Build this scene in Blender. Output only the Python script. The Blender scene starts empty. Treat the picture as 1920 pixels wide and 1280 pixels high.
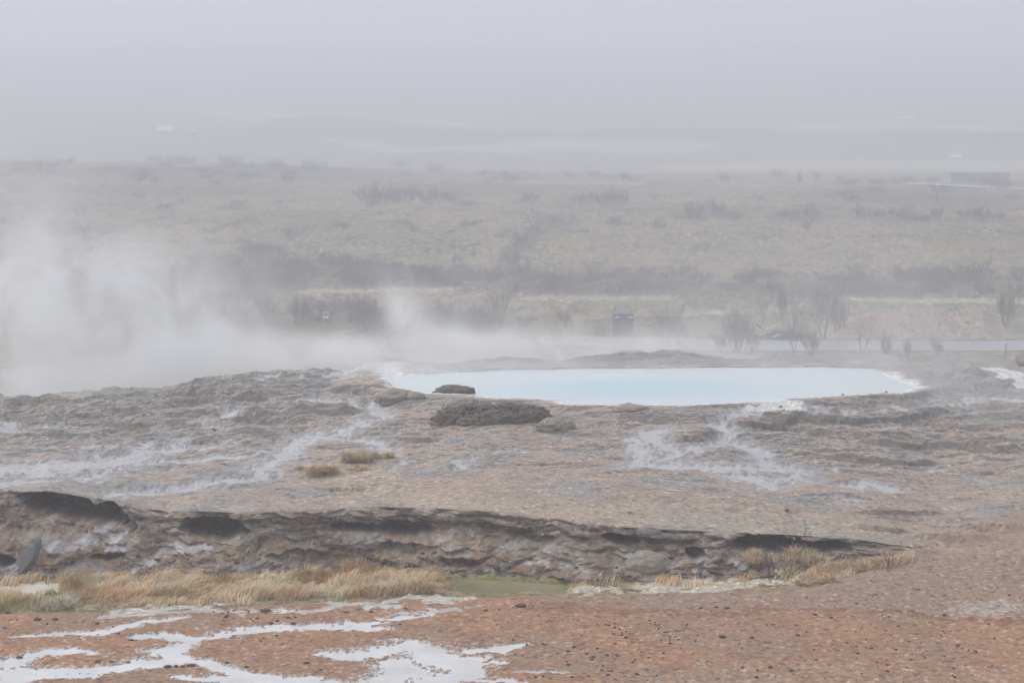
import bpy, bmesh, math, random
import numpy as np
from mathutils import Vector, noise as mnoise, Matrix

# ------------------------------------------------------------------ basics
random.seed(7)
RNG = np.random.default_rng(7)
scene = bpy.context.scene
COL = scene.collection
F = 3850.0          # focal length in photo pixels (photo 1920 wide)
HC = 5.6            # camera height above the pool
CXP, HYP = 960.0, 280.0   # principal column, horizon row


def ppt(px, py, Y):
    """photo pixel + distance -> world point"""
    return Vector(((px - CXP) / F * Y, Y, HC - (py - HYP) / F * Y))


def on_plane(px, py, z):
    Y = (HC - z) * F / (py - HYP)
    return Vector(((px - CXP) / F * Y, Y, z))


def tag(o, label=None, cat=None, group=None, kind=None):
    if label: o['label'] = label
    if cat: o['category'] = cat
    if group: o['group'] = group
    if kind: o['kind'] = kind
    return o


def empty(name, loc, rz=0.0):
    o = bpy.data.objects.new(name, None)
    COL.objects.link(o)
    o.location = loc
    o.rotation_euler = (0, 0, rz)
    o.empty_display_size = 0.2
    return o


def link(name, me, parent=None, mat=None):
    o = bpy.data.objects.new(name, me)
    COL.objects.link(o)
    if parent is not None: o.parent = parent
    if mat is not None and len(me.materials) == 0: me.materials.append(mat)
    return o


def copy_tree(o, parent=None):
    c = o.copy()
    COL.objects.link(c)
    if parent is not None: c.parent = parent
    for ch in list(o.children): copy_tree(ch, c)
    return c


# ------------------------------------------------------------------ numpy noise
_G = np.array([[math.cos(a), math.sin(a)] for a in np.linspace(0, 2 * math.pi, 16, endpoint=False)], np.float32)


def _hash(ix, iy, seed):
    h = (ix.astype(np.uint32) * np.uint32(374761393) + iy.astype(np.uint32) * np.uint32(668265263)
         + np.uint32((seed * 1274126177) & 0xffffffff))
    h = (h ^ (h >> np.uint32(13))) * np.uint32(1274126177)
    return (h ^ (h >> np.uint32(16)))


def perlin(x, y, seed=0):
    x = np.asarray(x, np.float32); y = np.asarray(y, np.float32)
    x0 = np.floor(x); y0 = np.floor(y)
    fx = x - x0; fy = y - y0
    ix = x0.astype(np.int64); iy = y0.astype(np.int64)
    u = fx * fx * fx * (fx * (fx * 6 - 15) + 10)
    v = fy * fy * fy * (fy * (fy * 6 - 15) + 10)

    def g(dx, dy):
        k = (_hash(ix + dx, iy + dy, seed) & np.uint32(15)).astype(np.int32)
        gr = _G[k]
        return gr[..., 0] * (fx - dx) + gr[..., 1] * (fy - dy)
    a = g(0, 0); b = g(1, 0); c = g(0, 1); d = g(1, 1)
    return ((a + u * (b - a)) * (1 - v) + (c + u * (d - c)) * v) * 1.5


def fbm(x, y, octv=4, seed=0, gain=0.5):
    s = 0; a = 1.0; f = 1.0; t = 0
    for i in range(octv):
        s = s + a * perlin(x * f + 17.3 * i, y * f - 9.1 * i, seed + i * 13)
        t += a; a *= gain; f *= 2.03
    return s / t * 1.6


def billow(x, y, octv=4, seed=0, gain=0.5):
    s = 0; a = 1.0; f = 1.0; t = 0
    for i in range(octv):
        s = s + a * np.abs(perlin(x * f + 7.3 * i, y * f - 3.1 * i, seed + i * 13))
        t += a; a *= gain; f *= 2.03
    return s / t * 2.0


def sst(a, b, x):
    t = np.clip((x - a) / (b - a), 0, 1)
    return t * t * (3 - 2 * t)


def terr(n, steps, sharp=0.6):
    t = n * steps
    k = np.floor(t)
    return (k + sst(sharp, 1.0, t - k)) / steps


def poly_field(px, py, pts, kk=5.0):
    """pts: (x, y, halfheight). returns max(1 - dist/halfheight), -1 far away"""
    out = np.full(px.shape, -1.0, np.float32)
    pts = np.array(pts, np.float32)
    wm = pts[:, 2].max() * 2
    if len(pts) == 1: pts = np.vstack([pts, pts + [[.1, 0, 0]]])
    for (ax, ay, aw), (bx, by, bw) in zip(pts[:-1], pts[1:]):
        m = ((px > min(ax, bx) - wm * kk) & (px < max(ax, bx) + wm * kk) &
             (py > min(ay, by) - wm) & (py < max(ay, by) + wm))
        if not m.any(): continue
        x = px[m] / kk; y = py[m]
        x0 = ax / kk; x1 = bx / kk
        dx = x1 - x0; dy = by - ay
        t = np.clip(((x - x0) * dx + (y - ay) * dy) / (dx * dx + dy * dy + 1e-6), 0, 1)
        d = np.hypot(x - x0 - t * dx, y - ay - t * dy)
        out[m] = np.maximum(out[m], 1 - d / (aw + (bw - aw) * t))
    return out


def blob(px, py, cx, cy, rx, ry, rot=0.0):
    c, s = math.cos(rot), math.sin(rot)
    x = px - cx; y = py - cy
    return 1 - np.hypot((x * c + y * s) / rx, (-x * s + y * c) / ry)


def poly_sd(px, py, poly, kk=8.0):
    """signed distance (in vertical-pixel units), positive outside"""
    P = np.array(poly, np.float32)
    x = px / kk; y = py
    vx = P[:, 0] / kk; vy = P[:, 1]
    n = len(P)
    inside = np.zeros(px.shape, bool)
    dmin = np.full(px.shape, 1e9, np.float32)
    for i in range(n):
        ax, ay, bx, by = vx[i], vy[i], vx[(i + 1) % n], vy[(i + 1) % n]
        dx, dy = bx - ax, by - ay
        t = np.clip(((x - ax) * dx + (y - ay) * dy) / (dx * dx + dy * dy + 1e-9), 0, 1)
        dmin = np.minimum(dmin, np.hypot(x - ax - t * dx, y - ay - t * dy))
        cr = ((ay > y) != (by > y)) & (x < (bx - ax) * (y - ay) / (by - ay + 1e-9) + ax)
        inside ^= cr
    return np.where(inside, -dmin, dmin)


def grid_mesh(name, P, attrs, mat, smooth=True, parent=None):
    R, C = P.shape[:2]
    me = bpy.data.meshes.new(name)
    me.vertices.add(R * C)
    me.vertices.foreach_set('co', P.reshape(-1).astype(np.float32))
    idx = np.arange(R * C, dtype=np.int32).reshape(R, C)
    q = np.stack([idx[:-1, :-1], idx[:-1, 1:], idx[1:, 1:], idx[1:, :-1]], -1).reshape(-1, 4)
    nq = len(q)
    me.loops.add(nq * 4)
    me.loops.foreach_set('vertex_index', q.reshape(-1))
    me.polygons.add(nq)
    me.polygons.foreach_set('loop_start', np.arange(0, nq * 4, 4, dtype=np.int32))
    me.polygons.foreach_set('loop_total', np.full(nq, 4, np.int32))
    if smooth: me.polygons.foreach_set('use_smooth', np.ones(nq, bool))
    for k, v in attrs.items():
        if v.ndim == 3:
            a = me.attributes.new(k, 'FLOAT_COLOR', 'POINT')
            rgba = np.ones((R * C, 4), np.float32)
            rgba[:, :3] = v.reshape(-1, 3)
            a.data.foreach_set('color', rgba.reshape(-1))
        else:
            a = me.attributes.new(k, 'FLOAT', 'POINT')
            a.data.foreach_set('value', v.reshape(-1).astype(np.float32))
    me.update()
    return link(name, me, parent, mat)


def raw_mesh(name, verts, faces, mat, parent=None, smooth=False, col=None):
    """verts (N,3), faces (M,k) numpy of equal k"""
    verts = np.asarray(verts, np.float32); faces = np.asarray(faces, np.int32)
    me = bpy.data.meshes.new(name)
    me.vertices.add(len(verts)); me.vertices.foreach_set('co', verts.reshape(-1))
    n, k = faces.shape
    me.loops.add(n * k); me.loops.foreach_set('vertex_index', faces.reshape(-1))
    me.polygons.add(n)
    me.polygons.foreach_set('loop_start', np.arange(0, n * k, k, dtype=np.int32))
    me.polygons.foreach_set('loop_total', np.full(n, k, np.int32))
    if smooth: me.polygons.foreach_set('use_smooth', np.ones(n, bool))
    if col is not None:
        a = me.attributes.new('col', 'FLOAT_COLOR', 'POINT')
        rgba = np.ones((len(verts), 4), np.float32); rgba[:, :3] = col
        a.data.foreach_set('color', rgba.reshape(-1))
    me.update(); me.validate()
    return link(name, me, parent, mat)


# ------------------------------------------------------------------ node helpers
class NT:
    def __init__(self, tree):
        self.t = tree; self.n = tree.nodes; self.l = tree.links

    def new(self, typ, **kw):
        n = self.n.new(typ)
        for k, v in kw.items(): setattr(n, k, v)
        return n

    def put(self, sock, v):
        if isinstance(v, bpy.types.NodeSocket): self.l.new(v, sock)
        else: sock.default_value = v

    def math(self, op, a, b=0.0, c=None, clamp=False):
        n = self.new('ShaderNodeMath', operation=op, use_clamp=clamp)
        self.put(n.inputs[0], a); self.put(n.inputs[1], b)
        if c is not None: self.put(n.inputs[2], c)
        return n.outputs[0]

    def vmath(self, op, a, b=(0, 0, 0)):
        n = self.new('ShaderNodeVectorMath', operation=op)
        self.put(n.inputs[0], a); self.put(n.inputs[1], b)
        return n.outputs['Value'] if op in ('DOT_PRODUCT', 'LENGTH') else n.outputs['Vector']

    def noise(self, vec, scale, detail=4.0, rough=0.55, dist=0.0):
        n = self.new('ShaderNodeTexNoise')
        self.put(n.inputs['Vector'], vec)
        n.inputs['Scale'].default_value = scale
        n.inputs['Detail'].default_value = detail
        n.inputs['Roughness'].default_value = rough
        n.inputs['Distortion'].default_value = dist
        return n.outputs['Fac']

    def mix(self, f, a, b):
        n = self.new('ShaderNodeMix', data_type='RGBA')
        self.put(n.inputs['Factor'], f)
        A = [s for s in n.inputs if s.name == 'A' and s.type == 'RGBA'][0]
        B = [s for s in n.inputs if s.name == 'B' and s.type == 'RGBA'][0]
        self.put(A, a); self.put(B, b)
        return [s for s in n.outputs if s.type == 'RGBA'][0]

    def rng(self, v, a, b, c=0.0, d=1.0, smooth=False):
        n = self.new('ShaderNodeMapRange')
        if smooth: n.interpolation_type = 'SMOOTHSTEP'
        self.put(n.inputs['Value'], v)
        for i, x in zip((1, 2, 3, 4), (a, b, c, d)): self.put(n.inputs[i], x)
        return n.outputs[0]

    def scale(self, col, f):
        n = self.new('ShaderNodeVectorMath', operation='SCALE')
        self.put(n.inputs[0], col); self.put(n.inputs['Scale'], f)
        return n.outputs[0]

    def bump(self, h, strength, dist):
        n = self.new('ShaderNodeBump')
        self.put(n.inputs['Height'], h)
        n.inputs['Strength'].default_value = strength
        n.inputs['Distance'].default_value = dist
        return n.outputs[0]


def material(name):
    m = bpy.data.materials.new(name)
    m.use_nodes = True
    t = NT(m.node_tree)
    b = [n for n in t.n if n.type == 'BSDF_PRINCIPLED'][0]
    return m, t, b


def rgba(c): return (c[0], c[1], c[2], 1.0)


def simple(name, c, rough=0.8, var=0.25, scale=8.0, bump=0.0, metal=0.0, c2=None):
    m, t, b = material(name)
    tc = t.new('ShaderNodeTexCoord').outputs['Object']
    n = t.noise(tc, scale, 5)
    if c2 is None:
        col = t.scale(rgba(c)[:3], t.rng(n, .3, .7, 1 - var, 1 + var))
    else:
        col = t.mix(t.rng(n, .38, .62), rgba(c), rgba(c2))
    t.put(b.inputs['Base Color'], col)
    b.inputs['Roughness'].default_value = rough
    b.inputs['Metallic'].default_value = metal
    if bump: t.put(b.inputs['Normal'], t.bump(t.noise(tc, scale * 3, 6), 0.6, bump))
    return m


def ground_material(name, fine=55.0, mid=9.0, var=0.28, bumpd=0.02, grit=0.0):
    m, t, b = material(name)
    tc = t.new('ShaderNodeTexCoord').outputs['Object']
    a = t.new('ShaderNodeAttribute', attribute_name='col').outputs['Color']
    w = t.new('ShaderNodeAttribute', attribute_name='wet').outputs['Fac']
    n1 = t.noise(tc, fine, 3, .6)
    n2 = t.noise(tc, mid, 6, .65)
    f = t.math('MULTIPLY', t.rng(n1, .3, .7, 1 - var, 1 + var), t.rng(n2, .3, .7, 1 - var * .7, 1 + var * .7))
    if grit:
        vo = t.new('ShaderNodeTexVoronoi'); t.put(vo.inputs['Vector'], tc); vo.inputs['Scale'].default_value = grit
        sp = t.new('ShaderNodeSeparateColor'); t.put(sp.inputs[0], vo.outputs['Color'])
        f = t.math('MULTIPLY', f, t.rng(sp.outputs[0], 0, 1, .84, 1.16))
        vo2 = t.new('ShaderNodeTexVoronoi'); t.put(vo2.inputs['Vector'], tc); vo2.inputs['Scale'].default_value = grit * .35
        sp2 = t.new('ShaderNodeSeparateColor'); t.put(sp2.inputs[0], vo2.outputs['Color'])
        f = t.math('MULTIPLY', f, t.math('ADD', t.rng(sp2.outputs[1], .86, .9, 0, -.35), t.rng(sp2.outputs[2], .9, .93, 1, 1.45)))
    f = t.math('ADD', t.math('MULTIPLY', f, t.rng(w, 0, 1, 1, .3)), t.rng(w, 0, 1, 0, .7))
    t.put(b.inputs['Base Color'], t.scale(a, f))
    t.put(b.inputs['Roughness'], t.rng(w, 0, 1, .95, .30))
    t.put(b.inputs['Specular IOR Level'], t.rng(w, 0, 1, .12, .5))
    h = t.math('ADD', t.math('MULTIPLY', n2, 1.0), t.math('MULTIPLY', n1, .35))
    t.put(b.inputs['Normal'], t.bump(h, .7, bumpd))
    return m


def attr_material(name, rough=.8, trans=0.0):
    m, t, b = material(name)
    a = t.new('ShaderNodeAttribute', attribute_name='col').outputs['Color']
    t.put(b.inputs['Base Color'], a)
    b.inputs['Roughness'].default_value = rough
    b.inputs['Specular IOR Level'].default_value = .2
    return m


# ------------------------------------------------------------------ near terrain
def curve(pts):
    p = np.array(pts, np.float64)
    return lambda x: np.interp(x, p[:, 0], p[:, 1])


cols = np.unique(np.concatenate([np.linspace(-760, -40, 60), np.arange(-40, 1962, 2.0), np.linspace(1964, 2680, 60)]))
NCc = len(cols)
soil_py = curve([(-760, 1165), (0, 1152), (300, 1148), (600, 1132), (800, 1124), (1000, 1118), (1150, 1116), (1500, 1104), (1700, 1082), (1920, 1062), (2680, 1050)])
soil_z = curve([(-760, -1.45), (900, -1.45), (1150, -1.43), (1500, -1.36), (1920, -1.2), (2680, -1.1)])
foot_py = curve([(-760, 1090), (0, 1092), (100, 1090), (200, 1084), (300, 1080), (450, 1082), (600, 1068), (700, 1064), (780, 1066),
                 (850, 1078), (1000, 1086), (1090, 1092), (1200, 1092), (1300, 1090), (1400, 1086), (1480, 1080), (1560, 1072), (1650, 1062), (1750, 1052), (1920, 1046), (2680, 1040)])
foot_z = curve([(-760, -1.5), (900, -1.5), (1500, -1.45), (1750, -1.3), (1920, -1.18), (2680, -1.1)])
lip_py = curve([(-760, 905), (0, 914), (40, 919), (90, 917), (140, 924), (180, 931), (240, 938), (275, 950), (320, 955), (380, 955), (450, 958), (560, 955), (640, 950), (720, 947),
                (800, 950), (900, 954), (960, 959), (1000, 966), (1100, 975), (1180, 985), (1300, 992), (1400, 996), (1480, 1000), (1560, 1003),
                (1640, 1014), (1700, 1026), (1780, 1036), (1850, 1040), (1920, 1038), (2680, 1030)])
lip_dY = curve([(-760, 1.5), (0, 1.5), (250, 1.3), (400, .95), (700, .8), (1000, .9), (1500, .75), (1700, .5), (1850, .12), (2680, .12)])
front_py = curve([(-760, 790), (0, 760), (150, 752), (300, 742), (400, 725), (500, 712), (600, 712), (690, 716), (735, 726), (800, 738), (880, 742), (960, 750),
                  (1040, 755), (1180, 759), (1280, 760), (1380, 755), (1480, 748), (1600, 740), (1690, 738), (1740, 722), (1800, 716), (1920, 722), (2680, 760)])
front_z = curve([(-760, -.75), (0, -.38), (150, -.30), (350, -.14), (480, 0), (700, .03), (1700, .03), (1800, .05), (1920, .0), (2680, -.2)])
back_py = curve([(-760, 780), (0, 753), (150, 746), (300, 736), (400, 717), (480, 703), (600, 702), (690, 704), (735, 701), (800, 697), (860, 694), (940, 690), (1040, 688),
                 (1280, 686), (1500, 685), (1640, 687), (1700, 697), (1800, 702), (1920, 710), (2680, 750)])
rim_py = curve([(-760, 772), (0, 749), (150, 741), (300, 731), (345, 723), (400, 711), (480, 698), (600, 696), (690, 697), (740, 695), (780, 690), (860, 683), (950, 671), (1000, 672), (1050, 679),
                (1100, 671), (1170, 660), (1220, 664), (1270, 661), (1310, 668), (1400, 672), (1480, 676), (1560, 683), (1640, 684), (1720, 688), (1780, 690), (1850, 692), (1920, 697), (2680, 740)])
rim_Y = curve([(-760, 49.5), (0, 49.5), (300, 50.5), (600, 53), (740, 54.3), (1640, 54.6), (1920, 54), (2680, 52)])


def keys(px):
    """list of (Y, z) per keypoint for columns px"""
    K = []
    K.append((np.full_like(px, -4.0), np.full_like(px, -1.2)))
    K.append((np.full_like(px, 22.0), np.full_like(px, -1.43)))
    Yof = lambda py, z: (HC - z) * F / (py - HYP)
    z1 = curve([(-760, -1.45), (1100, -1.45), (1920, -1.36), (2680, -1.3)])(px)
    K.append((Yof(1290.0, z1), z1))
    K.append((Yof(soil_py(px), soil_z(px)), soil_z(px)))
    fY = Yof(foot_py(px), foot_z(px)); K.append((fY, foot_z(px)))
    lY = fY + lip_dY(px); K.append((lY, HC - (lip_py(px) - HYP) / F * lY))
    K.append((Yof(front_py(px), front_z(px)), front_z(px)))
    # pool back: z=.04 over the pool, follows ridge elsewhere
    rY = rim_Y(px); rz = HC - (rim_py(px) - HYP) / F * rY
    inpool = sst(700, 760, px) * (1 - sst(1640, 1760, px))
    bz = .04 * inpool + (1 - inpool) * (front_z(px) * .4 + rz * .6)
    K.append((Yof(back_py(px), bz), bz))
    K.append((rY, rz))
    K.append((rY + 1.5, rz - .12))
    K.append((rY + 7, rz - 1.15 - .0 * px))
    K.append((np.full_like(px, 74.0), np.full_like(px, -2.62)))
    K.append((np.full_like(px, 80.0), np.full_like(px, -2.75)))
    return K


KN = keys(cols)
nseg = [4, 12, 230, 80, 230, 330, 130, 46, 12, 22, 16, 4]
rowsY, rowsZ, rowsS = [], [], []
for i, n in enumerate(nseg):
    (ya, za), (yb, zb) = KN[i], KN[i + 1]
    t = np.linspace(0, 1, n, endpoint=False)[:, None]
    rowsY.append(ya[None] + (yb - ya)[None] * t); rowsZ.append(za[None] + (zb - za)[None] * t)
    rowsS.append(np.broadcast_to(i + t, (n, NCc)))
Yg = np.vstack(rowsY).astype(np.float32); Zg = np.vstack(rowsZ).astype(np.float32); Sg = np.vstack(rowsS).astype(np.float32)
# soften the profile along rows except on the bank
for _ in range(6):
    Zs = Zg.copy(); Zs[1:-1] = (Zg[:-2] + 2 * Zg[1:-1] + Zg[2:]) / 4
    w = np.where((Sg > 3.6) & (Sg < 5.06), 0, 1)
    Zg = Zg * (1 - w) + Zs * w
PX = np.broadcast_to(cols[None].astype(np.float32), Yg.shape).copy()
Xg = (PX - CXP) / F * Yg
PY = HYP + F * (HC - Zg) / np.maximum(Yg, 1)
S = Sg
face = sst(3.95, 4.05, S) * (1 - sst(4.97, 5.0, S))
terrace = sst(4.99, 5.03, S)
soil = 1 - sst(2.98, 3.05, S)
gully = (1 - soil) * (1 - sst(3.95, 4.05, S))
behind = sst(8.5, 8.9, S)
bankw = 1 - sst(1560, 1760, PX + 0 * PY)            # bank fades out to the right

# --- masks drawn on the ground (warped so that nothing is straight)
wx = fbm(Xg * .9, Yg * .9, 4, 3); wy = fbm(Xg * .9, Yg * .9, 4, 31)
wfx = fbm(Xg * 5, Yg * 3, 3, 41); wfy = fbm(Xg * 5, Yg * 3, 3, 43)
vs = np.clip((PY - HYP) / 1000, .25, 1.2)
QX = PX + wx * 22 + wfx * 7; QY = PY + (wy * 18 + wfy * 5) * vs

wet = np.full(PX.shape, -1.0, np.float32)


def addw(field, amp=1.0):
    global wet
    wet = np.maximum(wet, field * amp)


for pts in [
    [(530, 752, 4), (600, 750, 6), (690, 760, 7), (720, 768, 5), (745, 772, 4)],
    [(690, 760, 4), (715, 772, 4), (722, 782, 4), (700, 792, 6), (650, 803, 6), (590, 813, 8), (548, 828, 7), (545, 845, 6), (520, 868, 9), (470, 885, 8), (400, 900, 8), (310, 913, 8), (230, 925, 8), (175, 931, 6)],
    [(730, 745, 4), (690, 760, 4)],
    [(590, 813, 5), (660, 818, 6), (720, 835, 5), (740, 850, 4)],
    [(460, 768, 4), (430, 778, 5), (385, 786, 4)], [(330, 803, 6), (390, 800, 5)], [(230, 787, 3), (260, 787, 3)],
    [(-40, 882, 18), (80, 872, 20), (180, 866, 20), (270, 848, 10), (340, 836, 6), (430, 830, 5)],
    [(0, 905, 9), (120, 895, 9), (200, 885, 8)], [(0, 800, 4), (110, 802, 5), (140, 800, 3)],
    [(250, 868, 6), (350, 862, 5), (450, 850, 5), (520, 842, 4)],
    [(150, 838, 4), (280, 832, 4), (340, 826, 4)],
    [(1445, 757, 6), (1470, 768, 8), (1400, 778, 6), (1350, 786, 6), (1290, 793, 6), (1215, 806, 6)],
    [(1350, 786, 5), (1352, 805, 5), (1365, 822, 6), (1330, 838, 5), (1280, 845, 6), (1230, 858, 6)],
    [(1370, 824, 6), (1420, 845, 7), (1450, 870, 8)], [(1215, 806, 6), (1235, 830, 5), (1270, 848, 6)],
    [(1200, 870, 9), (1290, 868, 13), (1380, 872, 13), (1480, 882, 10)],
    [(1390, 893, 9), (1440, 905, 9), (1500, 893, 7)], [(1560, 900, 5), (1620, 905, 8), (1680, 915, 4)],
    [(1520, 930, 2.5), (1580, 938, 3), (1625, 941, 2)],
    [(1480, 768, 5), (1600, 770, 4), (1700, 764, 5), (1850, 745, 8), (1930, 740, 10)],
    [(1190, 815, 5), (1200, 840, 5), (1210, 865, 6)],
    [(880, 855, 3), (960, 845, 3), (1000, 842, 2)], [(840, 862, 3), (900, 870, 3)], [(730, 875, 2.5), (770, 868, 2.5)],
    [(1640, 800, 3), (1720, 803, 3)], [(1560, 875, 3), (1760, 880, 3)],
    [(480, 705, 3), (560, 700, 3), (720, 697, 4), (740, 705, 5)],
    [(700, 1002, 2), (715, 1010, 2)],
]:
    addw(poly_field(QX, QY, pts, 5.5))
# the stream down the bank
wetface = np.full(PX.shape, -1.0, np.float32)
for pts in [[(205, 930, 5), (222, 950, 5), (238, 968, 6), (200, 992, 9), (150, 1012, 10), (95, 1030, 9), (65, 1050, 8), (45, 1070, 8), (25, 1092, 7)],
            [(262, 985, 8), (230, 1010, 8), (205, 1028, 8), (240, 1032, 5)],
            [(340, 1030, 7), (400, 1022, 6), (300, 1045, 7), (250, 1072, 7)],
            [(1360, 1058, 4), (1335, 1062, 7), (1310, 1075, 6)], [(1395, 1066, 8), (1388, 1072, 6)], [(1170, 1048, 6), (1230, 1034, 6), (1250, 1050, 6)],
            [(925, 1070, 6), (960, 1052, 6), (1010, 1040, 5)], [(560, 985, 4), (480, 1000, 4)]]:
    wetface = np.maximum(wetface, poly_field(QX, QY, pts, 1.6))

wn = fbm(Xg * 2.2, Yg * 2.0, 5, 5)
wn2 = fbm(Xg * 7, Yg * 4, 4, 6)
zone_top = terrace * (1 - behind)
cnw = fbm(Xg * 16, Yg * 7, 3, 7)
wetm = sst(.0, .55, wet - .12 + wn * .42 + wn2 * .42 + cnw * .2) * zone_top
wetfm = sst(-.05, .5, wetface + wn * .3 + wn2 * .35) * face
damp = sst(-.9, .3, wet + wn * .5) * zone_top

# --- pool
POOL = [(731, 704), (745, 700), (800, 697.5), (860, 694.5), (940, 691), (1040, 689), (1160, 687.5), (1280, 686.5), (1400, 686), (1520, 686), (1640, 688), (1652, 696), (1672, 706), (1690, 716), (1718, 724),
        (1690, 736), (1600, 738.5), (1540, 743), (1480, 747), (1380, 753), (1280, 758.5), (1180, 758), (1075, 758), (1052, 753), (1062, 748.5), (990, 747), (930, 744.5), (885, 741), (870, 737), (830, 736), (790, 735.5), (755, 731), (736, 716)]
sdp = np.full(PX.shape, 60.0, np.float32)
m = (PX > 620) & (PX < 1830) & (PY > 650) & (PY < 800) & (S < 9)
sdp[m] = poly_sd(PX[m] + wfx[m] * 6, PY[m] + wfy[m] * 1.1 + wy[m] * 1.0, POOL, 8.5)
sd_m = sdp * .105      # metres on the ground

# --- puddles on the soil
pud = np.full(PX.shape, -1.0, np.float32)
PXs = PX + wx * 14 + wfx * 9; PYs = PY + wy * 5 + wfy * 4
for pts in [
    [(35, 1191, 3), (75, 1190, 4), (110, 1188, 5), (150, 1187, 6), (190, 1184, 5), (225, 1175, 5), (270, 1167, 6), (330, 1160, 4), (345, 1158, 3)],
    [(215, 1152, 4), (280, 1148, 5), (380, 1146, 3)],
    [(255, 1192, 4), (300, 1190, 6), (340, 1194, 7), (360, 1197, 8), (340, 1210, 9), (300, 1222, 10), (350, 1236, 9), (400, 1245, 8), (440, 1258, 9), (520, 1272, 8), (640, 1278, 8)],
    [(360, 1197, 6), (430, 1188, 7), (470, 1181, 7), (560, 1177, 6), (650, 1176, 7), (715, 1178, 4), (650, 1168, 4), (720, 1164, 3)],
    [(720, 1158, 3), (780, 1151, 4), (860, 1142, 3)], [(690, 1138, 4), (760, 1136, 3)], [(730, 1147, 2.5), (800, 1143, 2.5), (900, 1136, 2)],
    [(-40, 1245, 16), (20, 1240, 12), (60, 1226, 9), (100, 1222, 8), (140, 1220, 6), (200, 1222, 3)],
    [(-40, 1265, 16), (60, 1258, 12), (130, 1258, 10), (220, 1252, 9), (300, 1240, 11), (340, 1236, 8)], [(20, 1275, 9), (120, 1266, 6), (180, 1264, 4)],
    [(340, 1268, 5), (400, 1270, 9), (520, 1276, 9), (640, 1285, 9)],
    [(600, 1228, 4), (650, 1228, 12), (700, 1221, 11), (765, 1207, 10), (800, 1224, 18), (840, 1242, 15), (890, 1232, 9), (865, 1264, 14), (800, 1282, 16)],
    [(730, 1242, 13), (770, 1260, 17), (720, 1276, 15)], [(710, 1198, 2.5), (735, 1198, 2.5)],
    [(885, 1217, 6), (930, 1214, 9), (975, 1209, 5)], [(900, 1245, 4), (940, 1238, 4)], [(900, 1276, 5), (960, 1276, 6)], [(960, 1258, 2), (1010, 1256, 3), (1060, 1255, 3), (1080, 1254, 1.5)],
]:
    pud = np.maximum(pud, poly_field(PXs, PYs, pts, 4.0))
sn = fbm(Xg * 4, Yg * 2.2, 4, 8); sn2 = fbm(Xg * 14, Yg * 8, 3, 9)
sn3 = fbm(Xg * 34, Yg * 16, 2, 10)
pudv = pud - .30 + sn * .24 + sn2 * .32 + sn3 * .07
PUDZ = -1.462
pudm = sst(0.0, .18, pudv) * soil

# --- gully ponds
GREEN = [(838, 1083), (870, 1078), (930, 1080), (1000, 1085), (1065, 1092), (1072, 1102), (1060, 1110), (1000, 1109), (930, 1110), (880, 1111), (850, 1104), (836, 1094)]
CREAM = [(-60, 1100), (20, 1104), (40, 1099), (70, 1097), (104, 1097), (112, 1108), (100, 1118), (70, 1122), (30, 1117), (0, 1111), (-60, 1112)]
sdg = np.full(PX.shape, 60.0, np.float32); sdc = sdg.copy()
m = (PY > 1050) & (PY < 1150) & (PX > 780) & (PX < 1130); sdg[m] = poly_sd(PX[m] + wfx[m] * 8, PY[m] + wfy[m] * 2, GREEN, 4.5)
m = (PY > 1070) & (PY < 1150) & (PX < 180); sdc[m] = poly_sd(PX[m] + wfx[m] * 6, PY[m] + wfy[m] * 2, CREAM, 4.5)

# --- relief
n_big = fbm(Xg * .28, Yg * .36, 3, 50)
n_mid = fbm(Xg * .75, Yg * .8 + n_big, 5, 51)
n_led = fbm(Xg * .55 + wx * .25, Yg * .85 + wy * .3, 5, 52, .42)
n_fine = billow(Xg * 5.0, Yg * 5.0, 3, 53)
led = terr(n_led, 5.0, .66)
n_led2 = fbm(Xg * 1.3 + wy * .4, Yg * 2.0 + wx * .4, 4, 54, .42)
led2 = terr(n_led2, 4.0, .7)
dz = n_big * .06 + n_mid * .02 + led * .13 + led2 * .045 + (n_fine - .5) * .006
# flatter ledges to the lower right, rougher at the upper left
rough = .45 + .75 * sst(900, 200, PX) * sst(900, 760, PY) + .4 * sst(1250, 1500, PX) * sst(930, 760, PY) + .35 * sst(840, 700, PY)
smoothflat = sst(860, 900, PY) * sst(620, 800, PX) * (1 - sst(1000, 1040, PY))
rough = np.clip(rough * (1 - .5 * smoothflat), .2, 1.4)
dz_t = dz * rough - .03 * wetm - .02 * damp
near_lip = 1 - sst(5.0, 5.08, S)
dz_t = dz_t * (1 - .55 * near_lip)
# scarps authored from the photo (dark ledges)
scarp = np.zeros_like(PX)
for (cx, cy, rx, ry, rot, h) in [(380, 733, 65, 13, -.10, .16), (500, 775, 110, 12, .03, .12), (590, 770, 90, 10, 0, .12), (240, 790, 60, 9, 0, .08), (680, 727, 70, 9, 0, .14),
                                (1440, 792, 110, 9, -.04, .14), (1640, 784, 170, 8, -.06, .12), (1860, 838, 70, 12, .1, .16), (1700, 830, 120, 9, .05, .09), (1560, 754, 130, 8, -.03, .05), (1660, 860, 120, 10, .06, .1),
                                (1230, 776, 60, 10, 0, .05), (1290, 815, 60, 14, 0, .12), (750, 820, 90, 9, 0, .06), (1780, 698, 80, 12, .15, .14), (960, 752, 90, 5, 0, .05), (450, 742, 70, 10, 0, .1),
                                (1475, 681, 42, 5, 0, .07), (1720, 1030, 80, 12, .05, .14), (1840, 1044, 80, 9, .02, .12), (1780, 1008, 100, 9, .05, .10), (1650, 990, 70, 8, .05, .07), (1880, 985, 90, 9, 0, .09), (1700, 960, 90, 7, .03, .05), (860, 640, 10, 3, 0, .0)]:
    f = blob(PX + wx * 12, PY + wy * 4, cx, cy, rx, ry, rot)
    scarp += sst(0, .45, f) * h
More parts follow.
